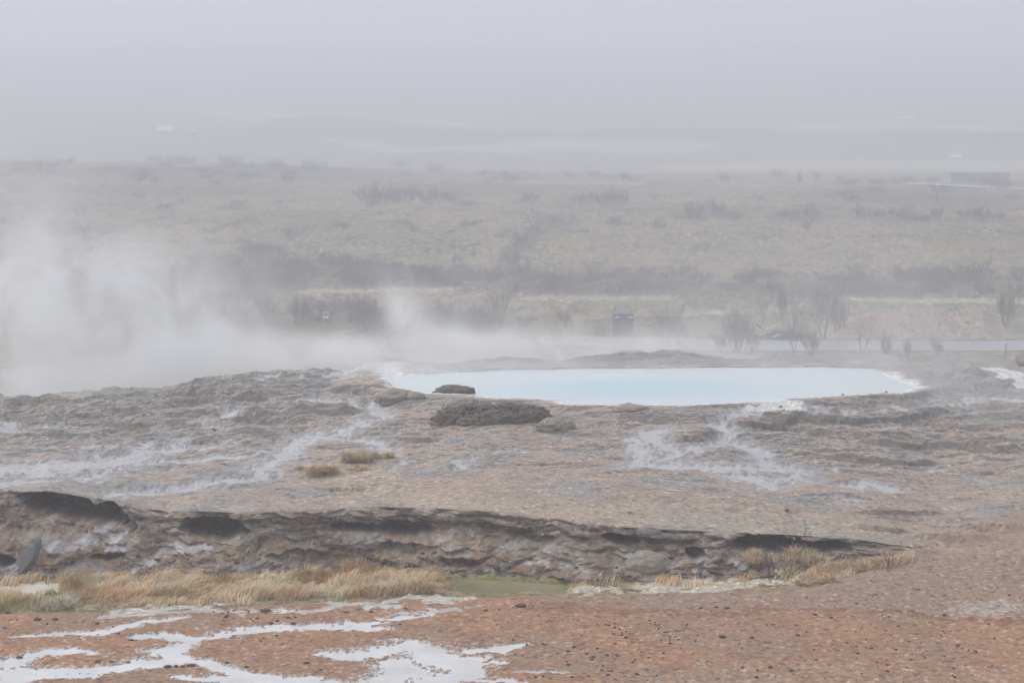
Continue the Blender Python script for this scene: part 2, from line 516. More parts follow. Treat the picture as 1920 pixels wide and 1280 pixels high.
dz_t *= (.25 + .75 * sst(.2, 2.6, sd_m))
dz_t += scarp * (1 - wetm * .5)
keep = 1.0
Zt = Zg + dz_t * terrace
# pool carving
wpool = sst(-.2, .9, sd_m)
shore = sst(1.2, .0, sd_m) * terrace
zin = -.02 - .35 * sst(0, -1.2, sd_m)
zout = np.maximum(Zt, .012 + .05 * sst(0, .8, sd_m))
zsh = np.where(sd_m < 0, zin, zout * 1.0)
lowback = np.minimum(zsh, .012 + .35 * np.maximum(sd_m, 0))
zsh = np.where(sd_m < 0, zin, np.where(sd_m < 1.2, lowback, Zt))
blendp = sst(1.2, .5, sd_m)
Zt = np.where(sd_m < 1.2, zsh * blendp + Zt * (1 - blendp), Zt)
# shoulder behind the rim stays quiet
# soil relief
soil_dz = sn * .010 + sn2 * .006 + fbm(Xg * .5, Yg * .5, 3, 60) * .03 * sst(950, 1300, PX)
Zsoil = Zg + soil_dz + np.where(pudv > -.25, -.045 * sst(-.1, .25, pudv), 0)
Zsoil = np.where(pudv < 0, np.maximum(Zsoil, PUDZ + .006 - .02 * np.clip(-pudv, 0, 1) * 0), np.minimum(Zsoil, PUDZ - .006))
lump = billow(Xg * 1.1, Yg * 1.3, 4, 61)
hump = sst(1150, 1500, PX) * sst(1165, 1120, PY) * soil * .05 * lump
Zsoil += hump
# gully relief
gdz = (billow(Xg * 1.5, Yg * 1.5, 4, 62) - .4) * .08
gw = sst(3.0, 3.35, S)
Zgul = Zg + gdz * gw
for sd, zl in ((sdg, -1.515), (sdc, -1.475)):
    sdm = sd * .028 * 1.6
    sd = np.where(S > 3.9, 60.0, sd)
    Zgul = np.where(sd < 0, zl - .05, np.where(sd < 6, np.maximum(zl + .012 + 0 * Zgul, np.minimum(Zgul, zl + .1)), Zgul))
Zn = np.where(S < 3.0, Zsoil, np.where(S < 4.0, Zgul, Zt))
Zn = np.where((S >= 4) & (S < 5), Zg, Zn)
# continuity at the foot / lip
tf = np.clip(S - 4, 0, 1)
r4 = np.argmin(np.abs(S[:, 0] - 4.0)); r5 = np.argmin(np.abs(S[:, 0] - 5.0))
dfoot = np.clip(Zn[r4 - 1] - Zg[r4 - 1], -.03, .06)[None]; dlip = (Zt[r5] - Zg[r5])[None]
Zn = np.where((S >= 4) & (S < 5), Zn + dfoot * (1 - tf) + dlip * tf, Zn)

# bank face: push in / pull out horizontally
fx = Xg; fs = tf * 1.2
strata = fbm(fx * .8, fs * 7 + fx * .25 + wx, 4, 70)
chunk = billow(fx * 1.25 + fs * .5, fs * 2.2 - fx * .2 + wx * .3, 4, 71, .45) - .45
blocks = fbm(fx * 3.2, fs * 4.5, 3, 73)
push = -(chunk * .24 + strata * .03 + blocks * .045 + fbm(fx * .5, fs * .9, 3, 75) * .16) * bankw
over = sst(.74, .90, tf) * (1 - sst(.985, 1.0, tf) * .25) * (1 - .8 * sst(1480, 1660, PX))
push += -.16 * over * bankw * (.6 + .5 * fbm(fx * .7, fx * 0, 3, 74))
under = sst(.42, .60, tf) * (1 - sst(.70, .80, tf)) * np.clip(.55 + 1.1 * fbm(fx * .45, fx * 0 + 3, 3, 76), 0, 1.3)
push += .17 * under * bankw * sst(300, 430, PX) * (1 - sst(1120, 1250, PX) * .4)
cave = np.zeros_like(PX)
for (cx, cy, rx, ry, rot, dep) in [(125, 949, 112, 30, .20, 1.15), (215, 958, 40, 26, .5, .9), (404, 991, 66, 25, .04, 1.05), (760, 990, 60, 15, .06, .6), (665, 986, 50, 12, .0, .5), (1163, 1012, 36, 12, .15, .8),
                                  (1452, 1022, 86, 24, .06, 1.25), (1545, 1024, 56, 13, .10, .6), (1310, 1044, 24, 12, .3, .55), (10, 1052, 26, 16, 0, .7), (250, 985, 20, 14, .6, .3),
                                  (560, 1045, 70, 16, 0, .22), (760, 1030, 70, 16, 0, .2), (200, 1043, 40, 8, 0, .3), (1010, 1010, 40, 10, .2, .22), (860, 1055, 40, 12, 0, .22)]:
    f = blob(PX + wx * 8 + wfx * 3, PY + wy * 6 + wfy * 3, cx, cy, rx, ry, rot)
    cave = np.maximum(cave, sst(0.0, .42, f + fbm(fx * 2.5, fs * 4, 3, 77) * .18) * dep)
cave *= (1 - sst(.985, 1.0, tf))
tap = sst(0, .06, tf) * (1 - sst(.992, 1.0, tf))
pushY = np.where((S >= 4) & (S < 5), push * tap * (1 - np.clip(cave, 0, 1) * .7) + cave * sst(0, .03, tf), 0)
# the lip itself hangs forward a little
lipf = (1 - sst(5.0, 5.025, S)) * (S >= 5)
pushY = pushY + np.where(S >= 5, -.16 * lipf * bankw * (.6 + .5 * fbm(fx * .7, fx * 0, 3, 74)), 0)
pushY = np.where((S >= 4.985) & (S < 5), -.16 * bankw * (.6 + .5 * fbm(fx * .7, fx * 0, 3, 74)), pushY)
Yn = Yg + pushY
P_near = np.stack([Xg, Yn, Zn], -1)

# --- colours (albedo)
def C(*c): return np.array(c, np.float32)


def mixc(a, b, f): return a + (b - a) * f[..., None]


shape = PX.shape + (3,)
base = np.broadcast_to(C(.345, .292, .245), shape).copy()
cn1 = fbm(Xg * .5, Yg * .9, 4, 80); cn2 = fbm(Xg * 1.6, Yg * 3.2, 5, 81); cn3 = fbm(Xg * 3, Yg * 8, 4, 82); cn4 = fbm(Xg * 9, Yg * 14, 3, 83)
base = mixc(base, C(.375, .292, .235), sst(-.1, .5, cn1 + .5 * sst(820, 950, PY) + .1))
base = mixc(base, C(.292, .275, .258), .9 * sst(-.1, .5, -cn1 + .45 * sst(820, 700, PY) + .25 * sst(700, 300, PX)))
base = mixc(base, C(.44, .375, .31), .6 * sst(.25, .6, cn2 + .25 * sst(560, 640, PX) * sst(960, 880, PY) * sst(800, 640, PX)))
base = mixc(base, C(.17, .150, .135), .75 * sst(.22, .55, cn3 * .8 - cn2 * .4))
base = mixc(base, C(.47, .445, .425), .75 * sst(.30, .55, cn3 * .6 + cn4 * .45 + .12 * sst(900, 860, PY)))
# darker scarp fronts with overhang shade painted in: where the rock steps down towards the gully
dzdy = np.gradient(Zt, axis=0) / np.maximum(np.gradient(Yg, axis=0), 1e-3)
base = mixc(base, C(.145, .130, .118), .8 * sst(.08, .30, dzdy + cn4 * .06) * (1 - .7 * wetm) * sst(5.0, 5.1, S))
# right side: greyer wet rock
base = mixc(base, C(.29, .275, .265), .75 * sst(1640, 1760, PX) * sst(800, 740, PY + cn1 * 20))
base = mixc(base, C(.37, .365, .38), .6 * sst(-.1, .5, damp * .7 + cn3 * .5 + cn4 * .3 - .25) * zone_top)
base = mixc(base, C(.40, .40, .415), wetm * .8)
base = mixc(base, C(.49, .485, .485), .7 * sst(.35, .8, wet + wn2 * .4 + wn * .2) * zone_top)
# white sinter rim round the pool
rimn = sd_m + cn2 * .25 + cn4 * .15
base = mixc(base, C(.74, .74, .72), sst(.42, .05, rimn) * terrace * np.clip(.25 + sst(690, 705, PY), 0, 1))
base = mixc(base, C(.70, .69, .67), sst(-.1, .3, blob(QX, QY, 1452, 762, 48, 11) + cn4 * .4) * terrace)
base = mixc(base, C(.55, .55, .55), .7 * sst(-.05, .3, blob(QX, QY, 690, 702, 80, 6) + cn4 * .4) * terrace)
base = mixc(base, C(.72, .72, .72), sst(0, .3, np.maximum(poly_field(QX, QY, [(1850, 697, 3), (1885, 703, 6), (1930, 716, 8)], 4), -1) + cn4 * .2) * terrace)
base = mixc(base, C(.315, .222, .165), .85 * sst(-.15, .25, (PX - 1560) / 500 + (PY - 985) / 160 + cn1 * .15 - .45) * terrace * (1 - .6 * wetm))
base = mixc(base, C(.19, .18, .175), .7 * sst(6.9, 7.0, S) * (1 - sst(8.2, 8.5, S)) * sst(740, 800, PX) * (1 - sst(1640, 1700, PX)) * sst(-.3, .3, cn2 + .1))
# ochre grass litter on the terrace
base = mixc(base, C(.44, .37, .27), .6 * sst(.1, .6, blob(QX, QY, 650, 882, 130, 30) + cn4 * .6) * terrace * (1 - wetm))
base = mixc(base, C(.40, .34, .255), .6 * sst(.0, .5, blob(QX, QY, 1000, 955, 420, 30, .08) + cn4 * .7) * terrace * (1 - wetm))
base = mixc(base, C(.40, .34, .255), .6 * sst(.0, .5, blob(QX, QY, 1500, 985, 330, 24, .03) + cn4 * .8) * terrace * (1 - wetm))
# ground behind the rim
base = mixc(base, mixc(np.broadcast_to(C(.33, .30, .24), shape), C(.22, .2, .17), sst(-.2, .3, cn2)), behind)
# bank face
fcol = np.broadcast_to(C(.245, .190, .148), shape).copy()
fn = fbm(fx * 1.4, fs * 3, 5, 90); fn2 = fbm(fx * 4, fs * 6, 4, 91); fd = fbm((fx + fs * 1.2) * 1.1, (fs - fx * .5) * 4.5, 4, 92)
fcol = mixc(fcol, C(.27, .238, .21), sst(.0, .4, fn))
fcol = mixc(fcol, C(.115, .085, .07), .85 * sst(.1, .45, -fn * .7 + fn2 * .5))
fcol = mixc(fcol, C(.27, .19, .11), .75 * sst(.25, .55, fn2 * .7 + .3 * sst(.5, .3, tf) * sst(.0, .25, tf)))
fcol = mixc(fcol, C(.37, .34, .315), .6 * sst(.28, .6, fd + fn2 * .35 + .18 * sst(900, 1000, PX) * (1 - sst(1300, 1400, PX))))
fcol = mixc(fcol, C(.12, .10, .085), .6 * sst(.1, .7, cave))  # recess shade of the caves painted into the face colour
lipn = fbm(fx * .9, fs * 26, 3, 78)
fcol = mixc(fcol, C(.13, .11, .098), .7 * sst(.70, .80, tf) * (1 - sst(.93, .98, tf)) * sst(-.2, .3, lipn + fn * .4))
fcol = mixc(fcol, C(.36, .32, .275), .6 * sst(.80, .97, tf + fn2 * .05) * sst(0, .35, -lipn + .15))
fcol = mixc(fcol, C(.44, .435, .44), wetfm * (.75 + .25 * np.clip(fn2 * 2, -1, 1)))
base = mixc(base, C(.315, .222, .165), face * (1 - bankw) * .9)
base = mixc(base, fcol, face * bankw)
# gully floor
gcol = mixc(np.broadcast_to(C(.30, .235, .15), shape), C(.20, .16, .10), sst(-.2, .3, cn2))
gcol = mixc(gcol, C(.50, .46, .37), sst(-.1, .3, poly_field(QX, QY, [(1060, 1104, 8), (1180, 1102, 10), (1330, 1102, 9), (1440, 1094, 5), (1500, 1090, 3)], 5) + cn4 * .3))
gcol = mixc(gcol, C(.45, .41, .35), .8 * sst(-.1, .4, poly_field(QX, QY, [(1560, 1086, 4), (1650, 1076, 4), (1760, 1062, 3)], 5) + cn4 * .4))
gcol = mixc(gcol, C(.315, .222, .165), sst(1520, 1640, PX + cn1 * 40) * .95)
base = mixc(base, gcol, gully)
# soil
scol = np.broadcast_to(C(.320, .196, .125), shape).copy()
sc1 = fbm(Xg * .5, Yg * .5, 4, 95); sc2 = fbm(Xg * 2.5, Yg * 1.6, 4, 96); sc3 = fbm(Xg * 12, Yg * 6, 3, 97)
scol = mixc(scol, C(.315, .205, .14), sst(-.1, .4, sc1))
scol = mixc(scol, C(.36, .21, .13), sst(.0, .4, -sc1))
scol = mixc(scol, C(.38, .27, .195), .45 * sst(.2, .6, sc2 * .6 + sc3 * .5))
scol = mixc(scol, C(.24, .14, .10), .6 * sst(.2, .6, -sc2 * .7 + sc3 * .4))
scol = mixc(scol, C(.305, .213, .155), sst(-.2, .25, (soil_band := (1130 + (PX - 1000) * .035 - PY) / 40) + sc2 * .25) * sst(900, 1150, PX))
scol = mixc(scol, C(.235, .125, .08), .7 * sst(-.2, .4, poly_field(QX, QY, [(1000, 1136, 4), (1150, 1140, 7), (1300, 1145, 7), (1500, 1146, 5), (1700, 1152, 6), (1930, 1165, 9)], 6) + sc2 * .4))
scol = mixc(scol, C(.46, .43, .39), .6 * sst(.1, .5, blob(QX, QY, 1850, 1142, 110, 14) * .6 + sc3 * .8))
scol = mixc(scol, C(.46, .38, .32), .6 * sst(.3, .6, sc3 * .6 + sc2 * .3 + .3 * sst(1225, 1260, PY) * sst(1050, 1350, PX)) * .8)
scol = mixc(scol, C(.33, .25, .205), .7 * sst(-.45, .0, pudv))
filmv = sst(-.26, .05, pudv + sn2 * .22 + sn3 * .22)
scol = mixc(scol, C(.53, .515, .505), .9 * filmv)
base = mixc(base, scol, soil)
# pond rims
base = mixc(base, C(.60, .58, .50), sst(5, 0, sdc) * gully); base = mixc(base, C(.22, .22, .09), sst(5, 0, sdg) * gully)
base = mixc(base, C(.52, .50, .44), .9 * sst(-.2, .4, poly_field(QX, QY, [(210, 1146, 5), (300, 1142, 5), (420, 1143, 5), (560, 1140, 5), (700, 1134, 4), (860, 1120, 5)], 5) + cn4 * .5) * (1 - face) * (1 - terrace))
wetv = np.clip(np.maximum.reduce([wetm, wetfm, .55 * damp, .85 * filmv * soil, .45 * face * sst(0, .3, fn), .6 * sst(1640, 1760, PX) * terrace * sst(800, 740, PY)]), 0, 1)
wetv = np.maximum(wetv, terrace * (.12 + .28 * np.clip(sst(820, 720, PY) + sst(800, 300, PX), 0, 1) * sst(-.3, .3, cn2 + .1)))

M_ground = ground_material('ground_sinter', 55, 8, .24, .03, 42.0)
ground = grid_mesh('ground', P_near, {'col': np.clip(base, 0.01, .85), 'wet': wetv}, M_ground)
tag(ground, kind='structure')

# final pixel positions for look-ups
FPX = CXP + F * P_near[..., 0] / np.maximum(P_near[..., 1], 1); FPY = HYP + F * (HC - P_near[..., 2]) / np.maximum(P_near[..., 1], 1)


def gpt(px, py, smin=0, smax=8):
    """point of the near terrain seen at a photo pixel"""
    j0 = np.searchsorted(cols, px) - 6; j1 = j0 + 12
    d = np.hypot(FPX[:, j0:j1] - px, FPY[:, j0:j1] - py) + np.where((S[:, j0:j1] < smin) | (S[:, j0:j1] > smax), 1e4, 0)
    i, j = np.unravel_index(np.argmin(d), d.shape)
    return Vector(P_near[i, j0 + j].tolist())


# ------------------------------------------------------------------ water sheets
def water_material(name, cols_, rough=.12, bump=.004, scale=6.0, centre=None, radii=None):
    m, t, b = material(name)
    tc = t.new('ShaderNodeTexCoord').outputs['Object']
    if centre:
        v = t.vmath('MULTIPLY', t.vmath('SUBTRACT', tc, centre), (1 / radii[0], 1 / radii[1], 0))
        r = t.math('ADD', t.vmath('LENGTH', v), t.math('MULTIPLY', t.math('SUBTRACT', t.noise(tc, .5, 3), .5), .5))
        col = t.mix(t.rng(r, .1, .95, 0, 1, True), rgba(cols_[0]), rgba(cols_[1]))
    else:
        col = t.mix(t.rng(t.noise(tc, 1.2, 4), .35, .65), rgba(cols_[0]), rgba(cols_[1]))
    t.put(b.inputs['Base Color'], col)
    b.inputs['Roughness'].default_value = rough
    t.put(b.inputs['Normal'], t.bump(t.noise(tc, scale, 3), .5, bump))
    return m


def water_sheet(name, pts3, mat, z):
    me = bpy.data.meshes.new(name)
    bm = bmesh.new()
    f = bm.faces.new([bm.verts.new((p[0], p[1], z)) for p in pts3])
    bmesh.ops.triangulate(bm, faces=[f])
    bm.normal_update()
    for f in bm.faces:
        if f.normal.z < 0: f.normal_flip()
    bm.to_mesh(me); bm.free()
    return tag(link(name, me, None, mat), kind='structure')


pc = on_plane(1190, 728, 0)
pw = [on_plane(x, y, 0) for x, y in POOL]
cen = sum((Vector(p) for p in pw), Vector()) / len(pw)
grow_ = []
for i, p in enumerate(pw):
    d = (p - cen); d.z = 0
    grow_.append(p + d.normalized() * .25)
M_pool = water_material('pool_water_milky', [(.39, .59, .665), (.585, .64, .655)], .22, .003, 3.0, (pc.x, pc.y, 0), (5.4, 3.5))
water_sheet('pool_water', grow_, M_pool, 0.0)
M_pud = water_material('puddle_water_milky', [(.50, .49, .48), (.68, .675, .67)], .07, .004, 7.0)
water_sheet('puddle_water', [on_plane(x, y, PUDZ) for x, y in [(-700, 1300), (-700, 1128), (0, 1130), (500, 1128), (900, 1122), (1180, 1150), (1200, 1300)]], M_pud, PUDZ)
M_green = water_material('green_pond_water', [(.22, .215, .10), (.31, .27, .17)], .15, .003, 8)
water_sheet('pond_water', [on_plane(x, y, -1.515) for x, y in [(825, 1094), (866, 1072), (930, 1075), (1000, 1080), (1080, 1090), (1084, 1104), (1064, 1115), (930, 1115), (840, 1112)]], M_green, -1.515)
M_cream = water_material('cream_pond_water', [(.66, .67, .48), (.74, .74, .68)], .12, .003, 8)
water_sheet('pond_water', [on_plane(x, y, -1.475) for x, y in [(-70, 1094), (110, 1092), (122, 1108), (104, 1123), (60, 1127), (-70, 1118)]], M_cream, -1.475)

# ------------------------------------------------------------------ moor, fields and hills
mk = [(80, 699), (86, 655), (91, 637), (105, 600), (125, 560), (140, 520), (155, 480), (175, 440), (205, 400), (265, 360), (350, 333)]
mY = np.array([k[0] for k in mk], float); mPy = np.array([k[1] for k in mk], float)
mZ = HC - (mPy - HYP) / F * mY
mZ[0] = -2.78
crest_dz = curve([(-2000, 2.6), (0, 2.4), (500, 1.9), (800, .7), (1100, .2), (1920, 0.0), (3500, 0)])


def moor_z(X, Y):
    px = CXP + F * X / Y
    z = np.interp(Y, np.r_[mY, 385, 410, 450, 490, 540, 640, 750, 1000], np.r_[mZ, .9, 1.0, 3.2, 6.0, 9.8, 18.9, 31, 56])
    z = z + crest_dz(px) * sst(200, 330, Y) * (1 - sst(385, 440, Y))
    return z


def moor_at(px, py):
    """ground point under a photo pixel on the moor (nearest hit)"""
    Ys = np.linspace(78, 950, 4000)
    X = (px - CXP) / F * Ys
    yy = HYP + F * (HC - moor_z(X, Ys)) / Ys
    hit = np.argmax(yy <= py)
    Y = Ys[hit]
    return Vector(((px - CXP) / F * Y, Y, float(moor_z(np.array([X[hit]]), np.array([Y]))[0])))


mcols = np.unique(np.concatenate([np.linspace(-900, -30, 60), np.arange(-30, 1951, 3.0), np.linspace(1953, 2820, 60)]))
Yr = np.concatenate([np.linspace(79.5, 96, 60, endpoint=False), np.geomspace(96, 400, 520, endpoint=False), np.geomspace(400, 1000, 140)])
PXm, Ym = np.meshgrid(mcols, Yr)
Xm = (PXm - CXP) / F * Ym
Zm = moor_z(Xm, Ym)
hum = billow(Xm * .75, Ym * .75, 4, 120, .6)
hum2 = fbm(Xm * .08, Ym * .05, 4, 121)
rough_m = np.maximum(sst(97, 110, Ym), sst(1150, 900, PXm) * sst(81, 88, Ym) * .7) * (1 - sst(365, 400, Ym))
Zm = Zm + (hum - .4) * .34 * rough_m + hum2 * .5 * sst(105, 150, Ym) * (1 - sst(380, 450, Ym))
PYm = HYP + F * (HC - Zm) / Ym
Zm += (fbm(Xm * .02, Ym * .02, 3, 122) * 1.5) * sst(400, 520, Ym)
shp = PXm.shape + (3,)
a1 = fbm(Xm * .05, Ym * .03, 4, 130); a2 = fbm(Xm * .26, Ym * .12, 6, 131, .6); a3 = fbm(Xm * 2.2, Ym * 1.3, 4, 132, .6)
mc = np.broadcast_to(C(.285, .236, .142), shp).copy()
mc = mixc(mc, C(.31, .24, .148), sst(-.1, .4, a1))
mc = mixc(mc, C(.225, .205, .13), sst(.0, .4, -a1 + .2 * a2))
mc = mixc(mc, C(.43, .36, .25), .8 * sst(.15, .5, a3 * .7 + a2 * .4))
mc = mixc(mc, C(.09, .08, .065), .9 * sst(.08, .42, a2 * .8 - a3 * .5))
QXm = PXm + a2 * 60; QYm = PYm + a2 * 8
dark = np.zeros_like(PXm)
for (cx, cy, rx, ry, s) in [(380, 525, 330, 34, 1), (820, 520, 330, 24, 1), (1300, 540, 420, 18, .9), (450, 322, 480, 16, .9), (1000, 346, 260, 9, .7), (1700, 368, 240, 18, .8), (300, 362, 260, 10, .5), (1300, 395, 200, 14, .5), (120, 380, 160, 16, .4), (560, 400, 140, 10, .4), (300, 560, 260, 30, .8), (430, 515, 260, 22, 1), (760, 512, 260, 18, 1), (1080, 528, 260, 22, 1), (1500, 548, 260, 12, .8), (1700, 530, 330, 20, .8), (250, 470, 60, 10, .4), (480, 467, 60, 16, .8),
                           (200, 590, 420, 30, .8), (760, 600, 300, 20, .7), (860, 358, 180, 12, .7), (1100, 370, 90, 14, .6), (980, 455, 40, 16, .9), (1040, 425, 50, 10, .7), (1480, 405, 90, 10, .7), (1690, 408, 120, 10, .8), (1830, 410, 100, 10, .7), (1330, 400, 60, 14, .6),
                           (1200, 620, 300, 10, .4), (300, 350, 300, 10, .5), (620, 610, 200, 14, .8)]:
    dark = np.maximum(dark, s * sst(-.15, .5, blob(QXm, QYm, cx, cy, rx, ry)))
for pts in [[(1090, 412, 3), (1030, 428, 5), (985, 446, 8), (962, 466, 11), (955, 488, 9), (935, 506, 6)]]:
    dark = np.maximum(dark, sst(-.1, .4, poly_field(PXm + a3 * 6, PYm + a2 * 3, pts, 2.2)))
mc = mixc(mc, C(.10, .092, .082), dark * np.clip(.74 + a3 * .5, .3, .95))
for pts in [[(600, 548, 6), (700, 545, 7), (830, 541, 4)], [(520, 515, 3), (600, 512, 3)], [(1000, 560, 4), (1250, 558, 4)], [(1280, 590, 5), (1420, 580, 7)], [(1600, 560, 5), (1900, 565, 6)], [(960, 341, 2), (1200, 345, 2)]]:
    mc = mixc(mc, C(.50, .42, .29), .8 * sst(-.1, .4, poly_field(QXm, PYm + a2 * 4, pts, 8) + a3 * .4))
# far fields: pale grass, plough, dark woods
far = sst(372, 390, Ym)
strip = fbm(Xm * .006, Ym * .02, 3, 140)
fcolm = np.broadcast_to(C(.22, .22, .17), shp).copy()
fcolm = mixc(fcolm, C(.42, .40, .29), sst(-.3, .5, poly_field(PXm, PYm + strip * 6, [(1300, 312, 7), (1500, 310, 10), (1940, 312, 11)], 12)))
fcolm = mixc(fcolm, C(.44, .39, .33), sst(-.4, .6, poly_field(PXm, PYm + strip * 6, [(640, 268, 3), (760, 280, 4), (950, 278, 10), (1250, 272, 9), (1300, 275, 4)], 12)))
fcolm = mixc(fcolm, C(.42, .37, .33), sst(-.4, .6, poly_field(PXm, PYm + strip * 6, [(380, 212, 6), (520, 222, 8), (760, 226, 8), (860, 236, 4)], 12)))
fcolm = mixc(fcolm, C(.42, .37, .33), sst(-.4, .6, poly_field(PXm, PYm + strip * 6, [(1500, 240, 5), (1700, 244, 6), (1940, 250, 7)], 12)))
fcolm = mixc(fcolm, C(.10, .105, .10), sst(-.4, .6, poly_field(PXm, PYm + strip * 6, [(400, 248, 9), (620, 244, 13), (900, 256, 9), (1300, 250, 7), (1940, 262, 9)], 12)) * .9)
mc = mixc(mc, fcolm, far)
# verge
mc = mixc(mc, mixc(np.broadcast_to(C(.31, .28, .22), shp), C(.2, .18, .15), sst(-.2, .3, a3)), (1 - sst(98, 104, Ym)) * sst(1050, 1250, PXm))
mc = mc * (1 - .16 * (1 - sst(365, 385, Ym)))[..., None]
M_moor = ground_material('moor_grass_ground', 2.6, .7, .45, .25)
moor = grid_mesh('moor', np.stack([Xm, Ym, Zm], -1), {'col': np.clip(mc, .01, .8), 'wet': np.zeros_like(PXm)}, M_moor)
tag(moor, kind='structure')

# ------------------------------------------------------------------ road (wet asphalt)
M_asph = simple('wet_asphalt', (.27, .28, .31), .3, .2, 3.0, .004)


def strip_mesh(name, left, right, mat, lift=.03):
    n = len(left)
    v = [(p.x, p.y, p.z + lift) for p in left] + [(p.x, p.y, p.z + lift) for p in right]
    f = [(i, i + 1, n + i + 1, n + i) for i in range(n - 1)]
    return raw_mesh(name, v, f, mat)


ll, rr = [], []
for px in np.arange(1010, 2600, 15.0):
    w = .25 * math.sin(px * .013) + .12 * math.sin(px * .041)
    ynear = 85.4 + max(0, (1400 - px)) * .0035 + w * .3 + 2.2 * max(0, (1180 - px) / 170)
    yfar = 90.2 + max(0, (1500 - px)) * .0065 + w * .3
    for lst, Y in ((ll, ynear), (rr, yfar)):
        X = (px - CXP) / F * Y
        lst.append(Vector((X, Y, float(moor_z(np.array([X]), np.array([Y]))[0]))))
road = strip_mesh('road', ll, rr, M_asph, .02)
tag(road, kind='structure')
# flatten the moor under the road: it is smooth there (rough_m = 0)
ll, rr = [], []
for px in np.arange(1700, 2400, 20.0):
    t_ = (px - 1700) / 220
    a = moor_at(px, 346 + 10 * t_); b = moor_at(px, 348.4 + 11.5 * t_)
    ll.append(b); rr.append(a)
M_track = simple('pale_track', (.40, .41, .42), .6, .15, .5)
tag(strip_mesh('road', ll, rr, M_track, .30), kind='structure')

# ------------------------------------------------------------------ dry grass
def blades(name, base, h, lean, width, colr, mat, parent=None):
    """base (N,3), h (N,), lean (N,2) horizontal tip offset, colr (N,3)"""
    n = len(base)
    ang = RNG.uniform(0, math.pi, n)
    side = np.stack([np.cos(ang), np.sin(ang) * .5, np.zeros(n)], -1) * width[:, None]
    mid = base + np.stack([lean[:, 0] * .3, lean[:, 1] * .3, h * .62], -1)
    tip = base + np.stack([lean[:, 0], lean[:, 1], h * (1 - .25 * np.clip(np.hypot(lean[:, 0], lean[:, 1]) / np.maximum(h, 1e-3), 0, 1.5))], -1)
    V = np.stack([base - side, base + side, mid + side * .7, mid - side * .7, tip + side * .12, tip - side * .12], 1).reshape(-1, 3)
    k = np.arange(n)[:, None] * 6
    f = np.concatenate([k + [0, 1, 2, 3], k + [3, 2, 4, 5]], 0)
    return raw_mesh(name, V, f, mat, parent, False, np.repeat(colr, 6, 0))


M_grass = attr_material('dry_grass_blades', .85)


def straw(n, zone):
    a = C(.58, .42, .26); b = C(.54, .34, .20); c = C(.64, .53, .37); d = C(.32, .30, .14)
    r = RNG.uniform(0, 1, n)[:, None]
    col = np.where(r < .45, a, np.where(r < .62, b, np.where(r < .95, c, C(.30, .2, .12))))
    col = col + (d - col) * zone[:, None]
    return np.clip(col * RNG.uniform(.75, 1.2, n)[:, None], .01, .8)


# weights over the gully floor where the photo shows grass
GX, GY = FPX, FPY
gmask = np.zeros_like(PX)
gpoly = poly_field(GX + wfx * 8, GY + wfy * 2, [(-300, 1112, 34), (0, 1120, 30), (150, 1112, 32), (300, 1108, 30), (450, 1106, 28), (600, 1098, 30), (700, 1092, 30), (790, 1090, 24), (842, 1096, 12)], 2.5)
gmask = sst(.0, .4, gpoly + fbm(Xg * 2, Yg * 2, 3, 200) * .35)
gmask = gmask * (S > 2.7) * (S < 4.12) * (sdg > 1.5) * (sdc > 1.0)
g2 = poly_field(GX, GY, [(1460, 1078, 8), (1540, 1066, 20), (1600, 1060, 16), (1700, 1050, 7)], 2.0)
g2 = sst(.0, .4, g2 + fbm(Xg * 2.5, Yg * 2.5, 3, 201) * .4) * (S > 3.3) * (S < 4.5)
g3 = .30 * sst(.1, .5, fbm(Xg * 1.6, Yg * 1.6, 3, 202) + .1) * (S > 3.3) * (S < 4.25) * (PX > 1060) * (PX < 1480) * (GY > 1078) + .12 * (S > 4.1) * (S < 4.5) * (PX < 900) * sst(.2, .4, fbm(Xg * 1.8, Yg * 4, 3, 204))
dens = np.maximum.reduce([gmask, g2 * .8, g3])
area = np.abs(np.gradient(Xg, axis=1) * np.gradient(Yg, axis=0)) + 1e-7
wgt = (dens * area).reshape(-1); wgt /= wgt.sum()
NB = 62000
pick = RNG.choice(len(wgt), NB, p=wgt)
base_p = P_near.reshape(-1, 3)[pick].copy()
base_p[:, 0] += RNG.normal(0, .012, NB); base_p[:, 1] += RNG.normal(0, .012, NB); base_p[:, 2] -= .01
clump = billow(base_p[:, 0] * 1.3, base_p[:, 1] * 1.6, 3, 210)
hgt = (.05 + .22 * np.clip(clump - .1, 0, 1)) * RNG.uniform(.5, 1.25, NB)
ppx = FPX.reshape(-1)[pick]; ppy = FPY.reshape(-1)[pick]
olive = np.clip(sst(-.1, .5, np.maximum(blob(ppx, ppy, 90, 1142, 150, 18), .8 * blob(ppx, ppy, 380, 1148, 330, 11))) + .8 * sst(.0, .5, blob(ppx, ppy, 640, 1128, 180, 10)) + RNG.normal(0, .15, NB), 0, 1)
hgt *= (1 - .45 * olive)
hgt *= np.where(ppx > 1000, .8, 1)
dirn = fbm(base_p[:, 0] * .8, base_p[:, 1] * .8, 3, 211) * 3.0
lean = np.stack([np.cos(dirn), np.sin(dirn) * .8], -1) * (hgt * RNG.uniform(.3, 1.5, NB))[:, None]
redd = fbm(base_p[:, 0] * .9, base_p[:, 1] * 1.4, 3, 212)
gc = straw(NB, olive)
gc = gc * (1 + np.stack([redd * .08, -redd * .12, -redd * .22], -1))
g = blades('dry_grass', base_p, hgt, lean, RNG.uniform(.004, .009, NB), np.clip(gc * 1.3, .01, .8), M_grass)
tag(g, 'tangled orange dry grass along the foot of the bank', 'grass', kind='stuff')


